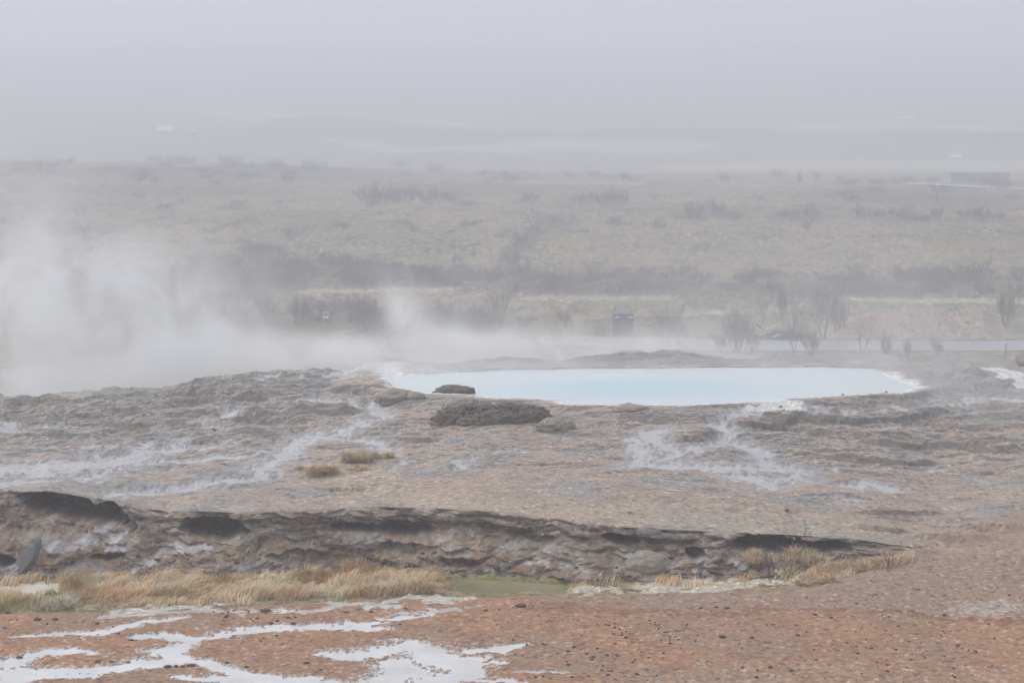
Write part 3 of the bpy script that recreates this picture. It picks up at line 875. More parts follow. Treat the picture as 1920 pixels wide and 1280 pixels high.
def tussock(px, py, wpx, hpx, label, n=1500, warm=1.0, group=None):
    p = gpt(px, py, 3.2, 7)
    sc = p.y / F
    R_ = wpx * sc / 2; H_ = hpx * sc * 1.45
    n = int(n * 1.0)
    nc = max(3, int(wpx / 9))                       # a tussock is several tufts with their own combing
    ca = RNG.uniform(0, 2 * math.pi, nc); cr = np.sqrt(RNG.uniform(0, 1, nc)) * R_ * .75
    cx, cy = cr * np.cos(ca), cr * np.sin(ca) * .7
    chh = RNG.uniform(.55, 1.1, nc) * (1 - .35 * cr / R_); cd = RNG.uniform(0, 2 * math.pi, nc)
    k = RNG.integers(0, nc, n)
    r = np.abs(RNG.normal(0, .16, n)) * R_; a = RNG.uniform(0, 2 * math.pi, n)
    b = np.stack([cx[k] + r * np.cos(a), cy[k] + r * np.sin(a) * .8, np.full(n, -.02)], -1)
    h = H_ * chh[k] * RNG.uniform(.45, 1.15, n)
    dr = np.stack([np.cos(cd[k]), np.sin(cd[k])], -1) * .7 + np.stack([np.cos(a), np.sin(a)], -1) * .8 + RNG.normal(0, .35, (n, 2))
    ln = dr * (h * RNG.uniform(.25, 1.3, n))[:, None]
    t_ = RNG.uniform(.6, 1.15, n)[:, None]
    c = np.where(RNG.uniform(0, 1, n)[:, None] < .25, C(.42, .30, .17), C(.78, .66, .45)) * t_
    c[:, 1] *= 1 - .1 * warm; c[:, 2] *= 1 - .22 * warm
    o = blades('grass_tussock', b, h, ln, RNG.uniform(.003, .007, n), np.clip(c, .01, .85), M_grass)
    o.location = p
    return tag(o, label, 'grass tussock', group)


tussock(672, 866, 76, 27, 'large pale straw grass tussock beside the wet rivulet on the terrace', 2200, .2)
tussock(718, 858, 46, 14, 'flat straw grass tussock adjoining the large pale tussock', 900, .2)
tussock(608, 888, 62, 22, 'orange tinged grass tussock just below the large pale tussock', 1800, .9)
tussock(665, 880, 60, 10, 'thin flat grass tussock between the pale and the orange tussocks', 600, .4)
tussock(560, 878, 20, 9, 'tiny grass tussock at the edge of the wet rivulet', 250, .4)
tussock(1500, 1052, 90, 26, 'rounded tan grass tussock under the long dark hollow of the bank', 1500, .3)
tussock(1420, 1050, 70, 26, 'dull tan grass tussock at the mouth of the long dark hollow', 1100, .3)
tussock(1560, 1092, 60, 16, 'bright orange grass tussock at the end of the pale gravel strip', 1100, .9)
tussock(1507, 1096, 60, 14, 'orange grass tussock beside the pale gravel strip', 1000, .9)
tussock(1610, 1066, 70, 20, 'tan grass tussock where the bank fades out', 1100, .2)
tussock(1180, 960, 24, 6, 'small flat straw tuft on the terrace near the bank edge', 250, .4)
tussock(1474, 957, 12, 8, 'tiny orange tuft standing alone on the bare terrace', 200, 1.0)
tussock(105, 1142, 120, 18, 'mossy olive grass hummock at the edge of the red soil', 1500, -1)


# ------------------------------------------------------------------ rocks and clods
def rock_mesh(name, sx, sy, sz, seed, rough=.25, freq=1.6, sub=4, flat=.0, ridged=False, mat=None):
    bm = bmesh.new()
    bmesh.ops.create_icosphere(bm, subdivisions=sub, radius=1)
    off = Vector((seed * 7.13, seed * 3.7, seed * 1.9))
    for v in bm.verts:
        p = v.co.copy()
        n = mnoise.fractal(p * freq + off, .9, 2.1, 5)
        if ridged: n = n * .5 + (mnoise.ridged_multi_fractal(p * freq * 1.3 + off, .8, 2.2, 4, 1.0, 1.6) - 1.2) * .35
        k = 1 + rough * n
        q = p * k
        if flat: q.z = math.copysign(abs(q.z) ** (1 + flat), q.z)
        v.co = Vector((q.x * sx, q.y * sy, q.z * sz))
    me = bpy.data.meshes.new(name); bm.to_mesh(me); bm.free()
    me.polygons.foreach_set('use_smooth', [True] * len(me.polygons))
    me.materials.append(mat)
    return me


def rock_material(name, a, b, c, scale=6.0, bump=.02):
    m, t, bs = material(name)
    tc = t.new('ShaderNodeTexCoord').outputs['Object']
    n1 = t.noise(tc, scale, 6, .65); n2 = t.noise(tc, scale * 2.7, 5, .6, .6)
    col = t.mix(t.rng(n1, .4, .62), rgba(a), rgba(b))
    col = t.mix(t.rng(n2, .56, .68), col, rgba(c))
    t.put(bs.inputs['Base Color'], col)
    bs.inputs['Roughness'].default_value = .75
    t.put(bs.inputs['Normal'], t.bump(t.math('ADD', n1, n2), .8, bump))
    return m


M_rdark = rock_material('dark_crusted_rock', (.085, .075, .066), (.15, .125, .105), (.23, .15, .11), 5, .04)
M_rgrey = rock_material('grey_brown_sinter_rock', (.26, .225, .185), (.33, .285, .235), (.40, .36, .305), 7, .02)
M_rslab = rock_material('blue_grey_slab_rock', (.16, .165, .17), (.21, .21, .205), (.28, .27, .25), 5, .02)
M_clod = rock_material('clod_crust', (.075, .047, .038), (.12, .073, .055), (.19, .12, .085), 20, .01)


def put_rock(name, px, py, wpx, hpx, label, cat, mat, seed, depth=.6, rough=.25, freq=1.6, sub=4, sink=.3, rot=0, smin=3.2, smax=8, flat=0, ridged=False, group=None, tilt=0):
    p = gpt(px, py, smin, smax)
    sc = p.y / F
    sx = wpx * sc / 2
    hz_ = hpx * sc
    sz = hz_ / (2 - 2 * sink)
    me = rock_mesh(name, sx, sx * depth, sz, seed, rough, freq, sub, flat, ridged, mat)
    o = link(name, me)
    o.location = (p.x, p.y + sx * depth * .6, p.z + sz * (1 - 2 * sink))
    o.rotation_euler = (0, tilt, rot)
    return tag(o, label, cat, group)


def outcrop(name, lumps, label, cat, mat, seed):
    """one craggy outcrop grown from several merged lumps: (px, py of its foot, width px, height px)"""
    bm = bmesh.new()
    y0 = None
    for i, (px, py, w_, h_) in enumerate(lumps):
        p = gpt(px, py, 5, 7)
        if y0 is None: y0 = p
        sc = p.y / F; sx = w_ * sc / 2; sz = h_ * sc * .62
        me = rock_mesh('lump', sx, sx * .62, sz, seed + i * 3, .62, 2.6, 5, 0, True, mat)
        me.transform(Matrix.Translation((p.x - y0.x, p.y - y0.y + sx * .5, p.z - y0.z + sz * .38)))
        bm.from_mesh(me); bpy.data.meshes.remove(me)
    me = bpy.data.meshes.new(name); bm.to_mesh(me); bm.free(); me.materials.append(mat)
    me.polygons.foreach_set('use_smooth', [True] * len(me.polygons))
    o = link(name, me); o.location = y0
    return tag(o, label, cat)


M_rdark2 = rock_material('dark_crusted_rock_reddish', (.095, .082, .07), (.19, .155, .125), (.36, .27, .205), 6, .08)
nt = NT(M_rdark2.node_tree); bsd = [n for n in nt.n if n.type == 'BSDF_PRINCIPLED'][0]
src = bsd.inputs['Base Color'].links[0].from_socket
tcn = nt.new('ShaderNodeTexCoord').outputs['Object']; spz = nt.new('ShaderNodeSeparateXYZ'); nt.put(spz.inputs[0], tcn)
low = nt.math('ADD', spz.outputs[2], nt.math('MULTIPLY', nt.math('SUBTRACT', nt.noise(tcn, 3.0, 5, .7), .5), .45))
nt.put(bsd.inputs['Base Color'], nt.mix(nt.rng(low, .02, .15, .75, 0), src, (.34, .27, .21, 1)))
outcrop('rock_outcrop', [(905, 796, 60, 22), (830, 797, 44, 24), (855, 796, 40, 20), (880, 797, 44, 16), (935, 795, 50, 18), (962, 794, 44, 20), (990, 792, 50, 24), (1014, 790, 38, 22), (845, 785, 50, 18), (878, 781, 60, 22), (915, 778, 70, 22), (950, 778, 66, 22), (985, 780, 66, 22), (1008, 783, 44, 20), (930, 787, 80, 18)],
        'craggy dark brown rock outcrop in front of the milky pool', 'rock outcrop', M_rdark2, 3)
put_rock('rock', 870, 772, 80, 24, 'low rubbly brown rock behind the big dark outcrop', 'rock', M_rgrey, 6, .5, .35, 2.2, 5, .4, .2, ridged=True)
put_rock('rock', 1042, 806, 72, 22, 'low grey brown rock beside the big dark outcrop', 'rock', M_rgrey, 8, .5, .34, 1.9, 5, .42, .1, ridged=True)
put_rock('boulder', 742, 752, 78, 22, 'domed grey brown boulder beside the milky water channel', 'boulder', M_rgrey, 11, .55, .26, 1.6, 5, .4, .1)
put_rock('rock', 778, 748, 40, 13, 'flat ledge of rock touching the domed boulder', 'rock', M_rgrey, 12, .6, .2, 1.5, 4, .4, -.1)
put_rock('rock_slab', 852, 740, 80, 17, 'dark grey slab of rock at the edge of the milky pool', 'rock slab', M_rdark, 14, .4, .2, 1.4, 5, .28, -.05)
put_rock('rock', 1178, 761, 13, 6, 'small pointed rock on the pool edge', 'rock', M_rslab, 16, .6, .3, 1.5, 3, .3, 0)
p = gpt(40, 1078, 3.7, 4.6)
Yl = p.y - .02; kl = Yl / F
outl = [(18, 1082), (24, 1060), (36, 1040), (46, 1024), (57, 1013), (66, 1018), (64, 1032), (60, 1050), (48, 1064), (33, 1084)]
bm = bmesh.new()
def slab_pt(px, py, off):
    z = HC - (py - HYP) * kl
    return ((px - 40) * kl + off * .5 + .012 * mnoise.noise(Vector((px * .1, py * .1, off * 9))), off + (z - p.z) * .32, z - p.z)
fa = [bm.verts.new(slab_pt(x, y, 0)) for x, y in outl]; fb = [bm.verts.new(slab_pt(x, y, .14)) for x, y in outl]
bm.faces.new(fa); bm.faces.new(fb[::-1])
for i in range(len(outl)): bm.faces.new((fa[i], fb[i], fb[(i + 1) % len(outl)], fa[(i + 1) % len(outl)]))
bmesh.ops.recalc_face_normals(bm, faces=bm.faces[:])
bmesh.ops.bevel(bm, geom=bm.edges[:], offset=.012, segments=2, affect='EDGES')
me = bpy.data.meshes.new('rock_slab'); bm.to_mesh(me); bm.free()
o = link('rock_slab', me, None, M_rslab); o.location = (p.x, Yl, p.z)
tag(o, 'blue grey slab leaning against the bank', 'rock slab')
put_rock('boulder', 1215, 1072, 96, 36, 'rounded grey boulder at the foot of the bank by the gravel strip', 'boulder', M_rgrey, 21, .5, .2, 1.4, 5, .35, 0, 3.6, 4.9)
put_rock('rock', 1185, 770, 70, 12, 'low flat grey rock just in front of the pool edge', 'rock', M_rgrey, 23, .5, .2, 1.4, 4, .42, 0)
put_rock('rock', 1215, 1000, 44, 12, 'low grey rock resting on the bank edge', 'rock', M_rslab, 24, .5, .25, 1.4, 4, .42, 0)
put_rock('rock', 268, 798, 60, 14, 'low mossy brown rock among the pale rivulets', 'rock', M_rgrey, 25, .5, .22, 1.4, 4, .42, 0)
put_rock('boulder', 1924, 666, 40, 26, 'brown boulder beside the far road', 'boulder', rock_material('brown_boulder_rock', (.22, .18, .155), (.27, .225, .19), (.33, .28, .24)), 27, .7, .2, 1.3, 4, .25, 0, 8, 12)
for i, (px, py, w_, h_) in enumerate([(1448, 762, 7, 3.5), (1463, 764, 8, 4), (1410, 772, 11, 5), (1478, 757, 5, 3), (1432, 757, 5, 3), (1470, 770, 6, 3), (1580, 741, 5, 3), (1662, 736, 6, 3), (1692, 733, 6, 3), (1404, 752, 5, 3), (680, 763, 4, 3), (400, 806, 7, 3)]):
    put_rock('pebble', px, py, w_, h_, 'small dark stone on the white crust around the pool' if i < 10 else 'small dark stone lying in a pale rivulet', 'stone', M_rslab, 30 + i, .7, .25, 1.5, 2, .3, 0, group='stones on the pale crust')

# rubble lying on the face and foot of the bank
rub = [rock_mesh('stone', 1, .8, .7, 120 + i, .4, 1.5, 3, 0, i % 2 == 0, (M_rgrey, M_rdark, M_rslab)[i % 3]) for i in range(6)]
for _ in range(70):
    px = random.uniform(40, 1560); lo_ = float(foot_py(px)); hi_ = float(lip_py(px))
    py = lo_ - (lo_ - hi_) * random.uniform(.0, .5) ** 1.4 * .9
    p = gpt(px, py, 3.9, 4.75)
    r = random.choice([4, 5, 6, 7, 8, 10, 14]) * p.y / F * .62
    o = link('stone', random.choice(rub)); o.location = (p.x, p.y - r * .1, p.z + r * .25)
    o.scale = (r * random.uniform(.9, 1.5), r, r * random.uniform(.6, 1)); o.rotation_euler = (random.uniform(-.4, .4), random.uniform(-.4, .4), random.uniform(0, 6.28))
    tag(o, 'loose angular stone fallen on the brown face of the bank', 'stone', 'stones fallen on the bank')

# clods on the red soil
protos = [rock_mesh('clod', 1, .8, .62, 50 + i, .32, 1.5, 3, 0, False, M_clod) for i in range(6)]


def clod(px, py, w_, label, group=None, squash=1.0):
    p = gpt(px, py, 1.5, 3.4)
    o = link('clod', random.choice(protos))
    if w_ > 9: squash *= .62; w_ *= .86
    r = w_ * p.y / F / 2
    o.location = (p.x, p.y, p.z + r * .28 * squash)
    o.scale = (r, r, r * squash); o.rotation_euler = (0, 0, random.uniform(0, 6.28))
    return tag(o, label, 'clod', group)


for px, py, w_, lab in [(35, 1233, 17, 'dark rounded clod at the edge of the corner puddle'), (246, 1200, 12, 'reddish clod with a grass sprig beside the branching puddle'),
                        (314, 1250, 18, 'dark clod at one end of the row beside the branching puddle'), (331, 1249, 9, 'small clod in the row beside the branching puddle'), (342, 1249, 13, 'brown clod in the row beside the branching puddle'), (358, 1248, 20, 'largest dark clod of the row beside the branching puddle'),
                        (207, 1240, 10, 'reddish clod on the soil spit between two puddles'), (240, 1242, 12, 'flat reddish clod nearest the row of dark clods'), (183, 1240, 14, 'flattened reddish clod at the tip of the soil spit'), (272, 1248, 9, 'pale brown clod alone in the milky puddle'),
                        (14, 1149, 9, 'dark clod at the edge of the olive grass'), (9, 1177, 11, 'dark reddish clod close to the olive grass'), (70, 1161, 18, 'long low reddish clod under the olive grass'), (103, 1161, 14, 'low dark clod below the olive grass'),
                        (975, 1137, 26, 'broad reddish clod on the low ridge above the soil flat'), (1314, 1140, 13, 'dark clod on the low ridge, first of three'), (1343, 1138, 10, 'dark purplish clod on the low ridge, middle of three'), (1365, 1140, 13, 'red brown clod on the low ridge, last of three'),
                        (1355, 1194, 18, 'dark reddish clod with a dry sprig on the soil flat'), (1410, 1196, 9, 'dark clod next to the clod with a dry sprig'), (1796, 1210, 12, 'upright brown clod standing out of the soil flat'), (1770, 1153, 12, 'long low dark clod beside the grey gravel patch'),
                        (574, 1243, 14, 'dark clod beside the broad milky puddle'), (651, 1148, 12, 'dark clod between two thin streaks of water'), (697, 1147, 11, 'grey clod by the thin streaks of water'), (1076, 1213, 9, 'dark clod on a rusty patch of soil'), (1066, 1245, 11, 'grey clod just above the thin water streak'),
                        (498, 1146, 24, 'lumpy grey clod below the pale grass edge'), (540, 1158, 9, 'dark clod near the lumpy grey clod'), (508, 1168, 12, 'dark clod above the long water channel'), (550, 1170, 12, 'brown clod on the bank of the long water channel')]:
    clod(px, py, w_, lab)
# scattered clods, densities as in the photo
zones = [(1100, 1910, 1165, 1278, 120), (1000, 1300, 1215, 1278, 26), (700, 1120, 1130, 1180, 26), (1150, 1300, 1160, 1200, 28), (400, 560, 1142, 1165, 22), (400, 640, 1190, 1262, 16), (1500, 1920, 1100, 1160, 18), (0, 300, 1150, 1200, 10), (860, 1100, 1190, 1250, 14)]
for x0, x1, y0, y1, n in zones:
    for _ in range(n):
        px, py = random.uniform(x0, x1), random.uniform(y0, y1)
        p = gpt(px, py, 1.5, 3.6)
        j = np.searchsorted(cols, px)
        col_rows = np.argmin(np.abs(FPY[:560, j] - py))
        if pudv[:560][col_rows, j] > -.15: continue
        w_ = random.choice([3.5, 4, 4.5, 5, 5.5, 6, 7, 8.5])
        clod(px, py, w_, 'small dark clod lying loose on the bare reddish soil flat', 'loose clods on the red soil', random.uniform(.6, 1))


# ------------------------------------------------------------------ bare trees and shrubs
def tube_mesh(name, segs, mat):
    n = len(segs)
    p0 = np.array([s[0] for s in segs], np.float32); p1 = np.array([s[1] for s in segs], np.float32)
    r0 = np.array([s[2] for s in segs], np.float32)[:, None]; r1 = np.array([s[3] for s in segs], np.float32)[:, None]
    d = p1 - p0; d /= np.linalg.norm(d, axis=1, keepdims=True) + 1e-9
    up = np.where(np.abs(d[:, 2:3]) > .9, np.array([[1, 0, 0]], np.float32), np.array([[0, 0, 1]], np.float32))
    u = np.cross(d, up); u /= np.linalg.norm(u, axis=1, keepdims=True) + 1e-9
    w_ = np.cross(d, u)
    V = []
    for k in range(3):
        a = 2 * math.pi * k / 3
        o = u * math.cos(a) + w_ * math.sin(a)
        V += [p0 + o * r0, p1 + o * r1]
    V = np.stack(V, 1).reshape(-1, 3)
    i = np.arange(n)[:, None] * 6
    f = np.concatenate([i + [0, 2, 3, 1], i + [2, 4, 5, 3], i + [4, 0, 1, 5]], 0)
    me = bpy.data.meshes.new(name)
    me.vertices.add(len(V)); me.vertices.foreach_set('co', V.reshape(-1))
    me.loops.add(len(f) * 4); me.loops.foreach_set('vertex_index', f.reshape(-1).astype(np.int32))
    me.polygons.add(len(f))
    me.polygons.foreach_set('loop_start', np.arange(0, len(f) * 4, 4, dtype=np.int32))
    me.polygons.foreach_set('loop_total', np.full(len(f), 4, np.int32))
    me.update()
    me.materials.append(mat)
    return me


def grow(rng, p, d, L, r, lvl, out, up=.12, wob=.22, kids=2, maxl=3):
    ns = 4 if lvl < 2 else 3
    for i in range(ns):
        d = (d + Vector((rng.uniform(-1, 1), rng.uniform(-1, 1), rng.uniform(-.6, .6))) * wob + Vector((0, 0, up))).normalized()
        q = p + d * (L / ns)
        out[lvl].append((p[:], q[:], r, r * .8))
        r *= .8
        if lvl < maxl and (i > 0 or lvl > 0):
            for _ in range(kids):
                ax = Vector((rng.uniform(-1, 1), rng.uniform(-1, 1), rng.uniform(-.1, .8))).normalized()
                nd = (d * .75 + ax * .8).normalized()
                grow(rng, q, nd, L * rng.uniform(.38, .6), r * .6, lvl + 1, out, up, wob, kids, maxl)
        p = q


M_bark = simple('dark_birch_bark', (.085, .072, .066), .85, .3, 12)
M_twig = simple('bare_twigs', (.12, .10, .088), .85, .3, 6)


def bush_proto(seed, stems, spread, kids, maxl=3, r=.03, up=.1, wob=.2, lean=(0, 0)):
    rng = random.Random(seed)
    out = [[], [], [], [], []]
    for s in range(stems):
        a = rng.uniform(0, 2 * math.pi); k = rng.uniform(.15, 1) * spread
        d = Vector((math.cos(a) * k + lean[0], math.sin(a) * k + lean[1], 1)).normalized()
        grow(rng, Vector((math.cos(a) * .06 * stems * .1, math.sin(a) * .06 * stems * .1, -.12)), d, rng.uniform(.65, 1.0), r * rng.uniform(.6, 1), 0, out, up, wob, kids, maxl)
    zmax = max(s[1][2] for l in out for s in l)
    def norm(l): return [(tuple(c / zmax for c in a), tuple(c / zmax for c in b), r0, r1) for a, b, r0, r1 in l]
    return norm(out[0]), norm(out[1] + out[2] + out[3] + out[4])


near_protos = []
for seed, stems, spread, kids, lean in [(1, 2, .25, 2, (0, 0)), (2, 7, .7, 2, (0, 0)), (3, 3, .35, 2, (0, 0)), (4, 2, .3, 2, (.5, 0)), (5, 9, .6, 2, (0, 0))]:
    tr, cr = bush_proto(seed, stems, spread, kids, 3, .02, .1, .2, lean)
    print('segs', seed, len(tr), len(cr)); near_protos.append((tube_mesh('trunk', [(a, b, max(r0 * .8, .007), max(r1 * .8, .0055)) for a, b, r0, r1 in tr], M_bark), tube_mesh('crown', [(a, b, .0018, .0011) for a, b, r0, r1 in cr], M_twig)))


def near_tree(px, py, hpx, k, label, group=None, wide=1.0, name='birch_tree', cat='bare tree', smaller=1.0):
    p = moor_at(px, py) if py < 662 else None
    if p is None or p.y > 200:
        p = moor_at(px, min(py, 690))
    h = hpx * p.y / F
    o = empty(name, p, random.uniform(-.5, .5))
    s = h
    for nm, me in zip(('trunk', 'crown'), near_protos[k]):
        link(nm, me, o)
    o.scale = (s * wide, s * wide, s)
    return tag(o, label, cat, group)


near_tree(430, 612, 138, 0, 'tall thin bare tree rising out of the steam before the dark scrub', None, .8)
near_tree(452, 605, 110, 0, 'slender bare tree close beside the tall thin tree in the steam', None, .7)
near_tree(935, 622, 104, 2, 'tall bare birch above the pool with an upright main stem', None, .9)
near_tree(905, 625, 70, 1, 'spreading bare bush next to the tall birch above the pool')
near_tree(875, 622, 60, 1, 'low bare bush in the steam beside the tall birch', None, 1.1)
near_tree(830, 625, 74, 4, 'dense bare bush standing in the steam behind the pool end', None, 1.1)
near_tree(690, 620, 84, 1, 'wide bare bush half hidden behind the rising steam plume', None, 1.0)
near_tree(560, 612, 70, 4, 'bare bush in the steam near the small white sign', None, 1.2)
near_tree(498, 600, 80, 1, 'bushy bare shrub between the thin trees and the white sign')
near_tree(1248, 650, 88, 2, 'loose bare bush between the dark container and the road', None, 1.0)
near_tree(1275, 648, 70, 1, 'small bare bush beside the loose bush near the container')
near_tree(1385, 664, 98, 4, 'dense many stemmed dark bush in front of the wet road', None, .75)
near_tree(1378, 662, 84, 1, 'thick low stems filling the middle of the dense dark bush', None, .7)
near_tree(1412, 660, 60, 1, 'low spreading bush at the foot of the dense dark bush', None, .9)
near_tree(1352, 660, 46, 1, 'low twiggy bush on the other side of the dense dark bush')
near_tree(1488, 668, 104, 0, 'thin two stemmed bare tree in front of the timber heap', None, .8)
near_tree(1520, 668, 62, 1, 'twiggy bush leaning out beside the two stemmed tree')
near_tree(1545, 634, 118, 2, 'tall bare tree beyond the road next to the dirt heap', None, .8)
near_tree(1570, 632, 96, 4, 'upright bare tree beyond the road close against the dirt heap', None, .6)
near_tree(1615, 670, 84, 3, 'leaning bare tree in front of the dirt heap', None, 1.0)
near_tree(1660, 672, 56, 4, 'small upright bush in front of the road below the dirt heap', None, .7)
near_tree(1700, 672, 44, 4, 'thin bush in front of the road, next to the small upright bush', None, .6)
near_tree(1760, 668, 40, 1, 'faint low bush before the road below the dirt heap peak')
near_tree(1825, 560, 90, 2, 'tall pale bare tree behind the dirt heap', None, .8)
near_tree(1885, 612, 84, 4, 'bare tree behind the far slope of the dirt heap', None, .8)
near_tree(1430, 606, 60, 2, 'bare sapling on the grass behind the timber heap', None, .8)
near_tree(1465, 600, 70, 4, 'upright bare sapling just behind the pale plank', None, .5)
near_tree(1110, 545, 70, 2, 'bare tree in the dark scrub above the container')
near_tree(1060, 612, 40, 1, 'low dark bush beside the row of fence stakes')

# sparse saplings growing at the foot of the near bank
def sapling(px, py, hpx, k, label, wide=.8):
    p = gpt(px, py, 3.3, 4.6)
    h = hpx * p.y / F
    o = empty('sapling', p, random.uniform(0, 6))
    for nm, me in zip(('trunk', 'crown'), sap_protos[k]): link(nm, me, o)
    o.scale = (h * wide, h * wide, h)
    return tag(o, label, 'sapling')


sap_protos = []
for seed, stems, spread, kids in [(21, 1, .2, 1), (22, 4, .6, 1), (23, 2, .5, 1)]:
    tr, cr = bush_proto(seed, stems, spread, kids, 2, .02, .1, .25)
    sap_protos.append((tube_mesh('trunk', [(a, b, .009, .007) for a, b, r0, r1 in tr], M_bark), tube_mesh('crown', [(a, b, .006, .005) for a, b, r0, r1 in cr], M_bark)))
sapling(1512, 1060, 90, 0, 'thin tall sapling standing before the long dark hollow', .5)
sapling(1445, 1090, 66, 1, 'twiggy sapling with several stems by the pale gravel strip', .9)
sapling(1478, 1086, 50, 2, 'small two stemmed sapling next to the twiggy sapling', .8)
sapling(1535, 1080, 60, 2, 'bare sapling among the orange tussocks', .7)
sapling(1668, 1070, 40, 1, 'low twiggy sapling where the bank fades out', .9)
sapling(632, 872, 32, 0, 'single bare twig standing beside the straw tussocks', .4)

# moor shrubs: one mesh each (too far to show parts)
moor_protos = []
for seed, stems, spread, kids, maxl in [(31, 16, 1.2, 1, 3), (32, 22, 1.5, 1, 3), (33, 14, .9, 1, 3), (34, 26, 1.8, 1, 3), (35, 14, 1.2, 1, 3), (36, 20, 1.3, 1, 3)]:
    tr, cr = bush_proto(seed, stems, spread, kids, maxl, .02, .06, .25)
    moor_protos.append(tube_mesh('shrub', [(a, b, .0052, .0036) for a, b, r0, r1 in tr + cr], M_twig))


def shrub(px, py, hpx, label, group=None, wide=1.0, k=None, name='shrub'):
    p = moor_at(px, py)
    h = hpx * p.y / F
    o = link(name, random.choice(moor_protos) if k is None else moor_protos[k])
    o.location = p + Vector((0, 0, -.05)); o.scale = (h * wide, h * wide, h)
    o.rotation_euler = (0, 0, random.uniform(0, 6.28))
    return tag(o, label, 'shrub', group)


for px, py, h, wd, lab in [
    (1357, 343, 27, .9, 'round bare tree on the crest before the pale field'), (1459, 338, 26, .9, 'neat rounded bare tree standing against the pale field'), (1533, 340, 22, .7, 'thin bare tree on the crest past the small conifer'),
    (1577, 340, 18, 1, 'low bare bush on the crest at the end of the pale field'),
    (1302, 418, 50, .7, 'upright grey shrub on the open moor below the crest'), (1345, 412, 52, .6, 'tall grey shrub behind the upright grey shrub'), (1375, 418, 34, 1, 'low grey shrub beside the tall grey shrub'),
    (1485, 412, 30, 1.2, 'broad dark shrub in the middle of the moor'), (1515, 438, 36, .7, 'small shrub just below the broad dark shrub'), (1520, 410, 34, 1.0, 'dark shrub adjoining the broad dark shrub'), (1465, 410, 22, 1.2, 'low shrub at the end of the broad dark shrub'),
    (1618, 412, 36, 1.1, 'dark rounded shrub, first of the dark row on the moor'), (1660, 410, 26, 1.3, 'low middle shrub of the dark row on the moor'), (1698, 416, 38, 1.2, 'darkest shrub at the end of the dark row'), (1726, 420, 22, 1.2, 'low shrub trailing off the dark row'),
    (1760, 412, 34, .9, 'grey shrub between the dark row and the misty shrubs'), (1835, 412, 34, 1.3, 'broad misty shrub near the pale far road'), (1805, 410, 26, 1.2, 'small misty shrub beside the broad misty shrub'), (1870, 415, 26, 1.2, 'misty shrub past the broad misty shrub'),
    (1150, 425, 24, 1, 'small shrub alone above the gully track'), (1235, 432, 30, 1.0, 'faint shrub alone on the pale moor grass'), (1130, 385, 40, 1.2, 'big dark shrub below the crest'), (1160, 383, 36, 1.1, 'dark shrub leaning against the big dark shrub'), (1085, 385, 30, 1.2, 'shrub beside the big dark shrub'), (990, 385, 34, 1.2, 'grey shrub above the winding dark gully'),
    (1040, 425, 30, 1.1, 'dark shrub at the bend of the winding gully'), (1000, 440, 30, 1.0, 'shrub in the upper part of the winding gully'), (975, 470, 46, .8, 'tall dark shrub in the winding gully'), (960, 495, 30, .9, 'shrub at the lower end of the winding gully'), (1070, 415, 20, 1.2, 'low shrub strung out above the gully bend'),
    (268, 345, 36, 1.2, 'dense dark shrub group near the moor crest'), (290, 348, 26, 1.1, 'low shrub leaning on the dense shrub near the crest'), (540, 344, 28, .9, 'pointed shrub on the crest beneath the far barn'), (460, 340, 24, 1.1, 'low shrub on the crest'), (385, 338, 22, 1.2, 'flat shrub on the crest beneath the barn'),
    (720, 385, 52, 1.2, 'large dark thicket on the upper moor'), (760, 385, 46, 1.2, 'second part of the large dark thicket'), (690, 380, 40, 1.1, 'ragged edge of the large dark thicket'), (800, 380, 36, 1.2, 'thin end of the large dark thicket'), (840, 378, 28, 1.2, 'small shrub trailing off the large thicket'),
    (305, 400, 30, 1.2, 'small dark shrub alone on the moor slope'), (97, 432, 30, .9, 'grey shrub in the mist on the moor slope'), (213, 442, 22, 1.0, 'tiny round shrub alone on the moor slope'), (60, 400, 22, 1.2, 'faint flat shrub in the mist'),
    (480, 482, 40, 1.4, 'broad dark shrub above the scrub belt'), (520, 484, 30, 1.2, 'shrub at the side of the broad dark shrub')]:
    shrub(px, py, h, lab, None, wd)
for x0, x1, y0, y1, n, h0, h1, lab, grp in [
    (330, 660, 500, 550, 24, 22, 46, 'dark bare shrub in the scrub belt behind the rising steam', 'scrub belt behind the steam'),
    (640, 930, 495, 540, 22, 18, 38, 'dark bare shrub in the scrub belt behind the steam plume', 'scrub belt behind the plume'),
    (920, 1420, 512, 555, 36, 18, 38, 'dark bare shrub in the scrub belt above the pool', 'scrub belt above the pool'),
    (1420, 1915, 520, 560, 32, 18, 42, 'grey bare shrub in the scrub belt behind the dirt heap', 'scrub belt behind the dirt heap'),
    (120, 420, 545, 610, 10, 30, 50, 'misty bare shrub seen through the thick steam', 'shrubs in the thick steam'),
    (560, 1000, 575, 630, 16, 30, 48, 'bare shrub low down in the steam behind the pool', 'shrubs low in the steam'),
    (0, 880, 308, 335, 44, 12, 26, 'faint shrub along the misty crest of the moor', 'shrubs along the misty crest'),
    (880, 1250, 330, 345, 18, 10, 22, 'faint shrub on the bare middle of the moor crest', 'shrubs on the middle crest'),
    (1560, 1910, 340, 385, 16, 14, 26, 'faint shrub between the pale road and the moor', 'shrubs by the pale road'),
    (0, 900, 345, 470, 24, 8, 22, 'small faint shrub scattered over the moor slope', 'shrubs on the moor slope')]:
    for _ in range(n):
        shrub(random.uniform(x0, x1), random.uniform(y0, y1), random.uniform(h0, h1), lab, grp, random.uniform(1.1, 1.9))

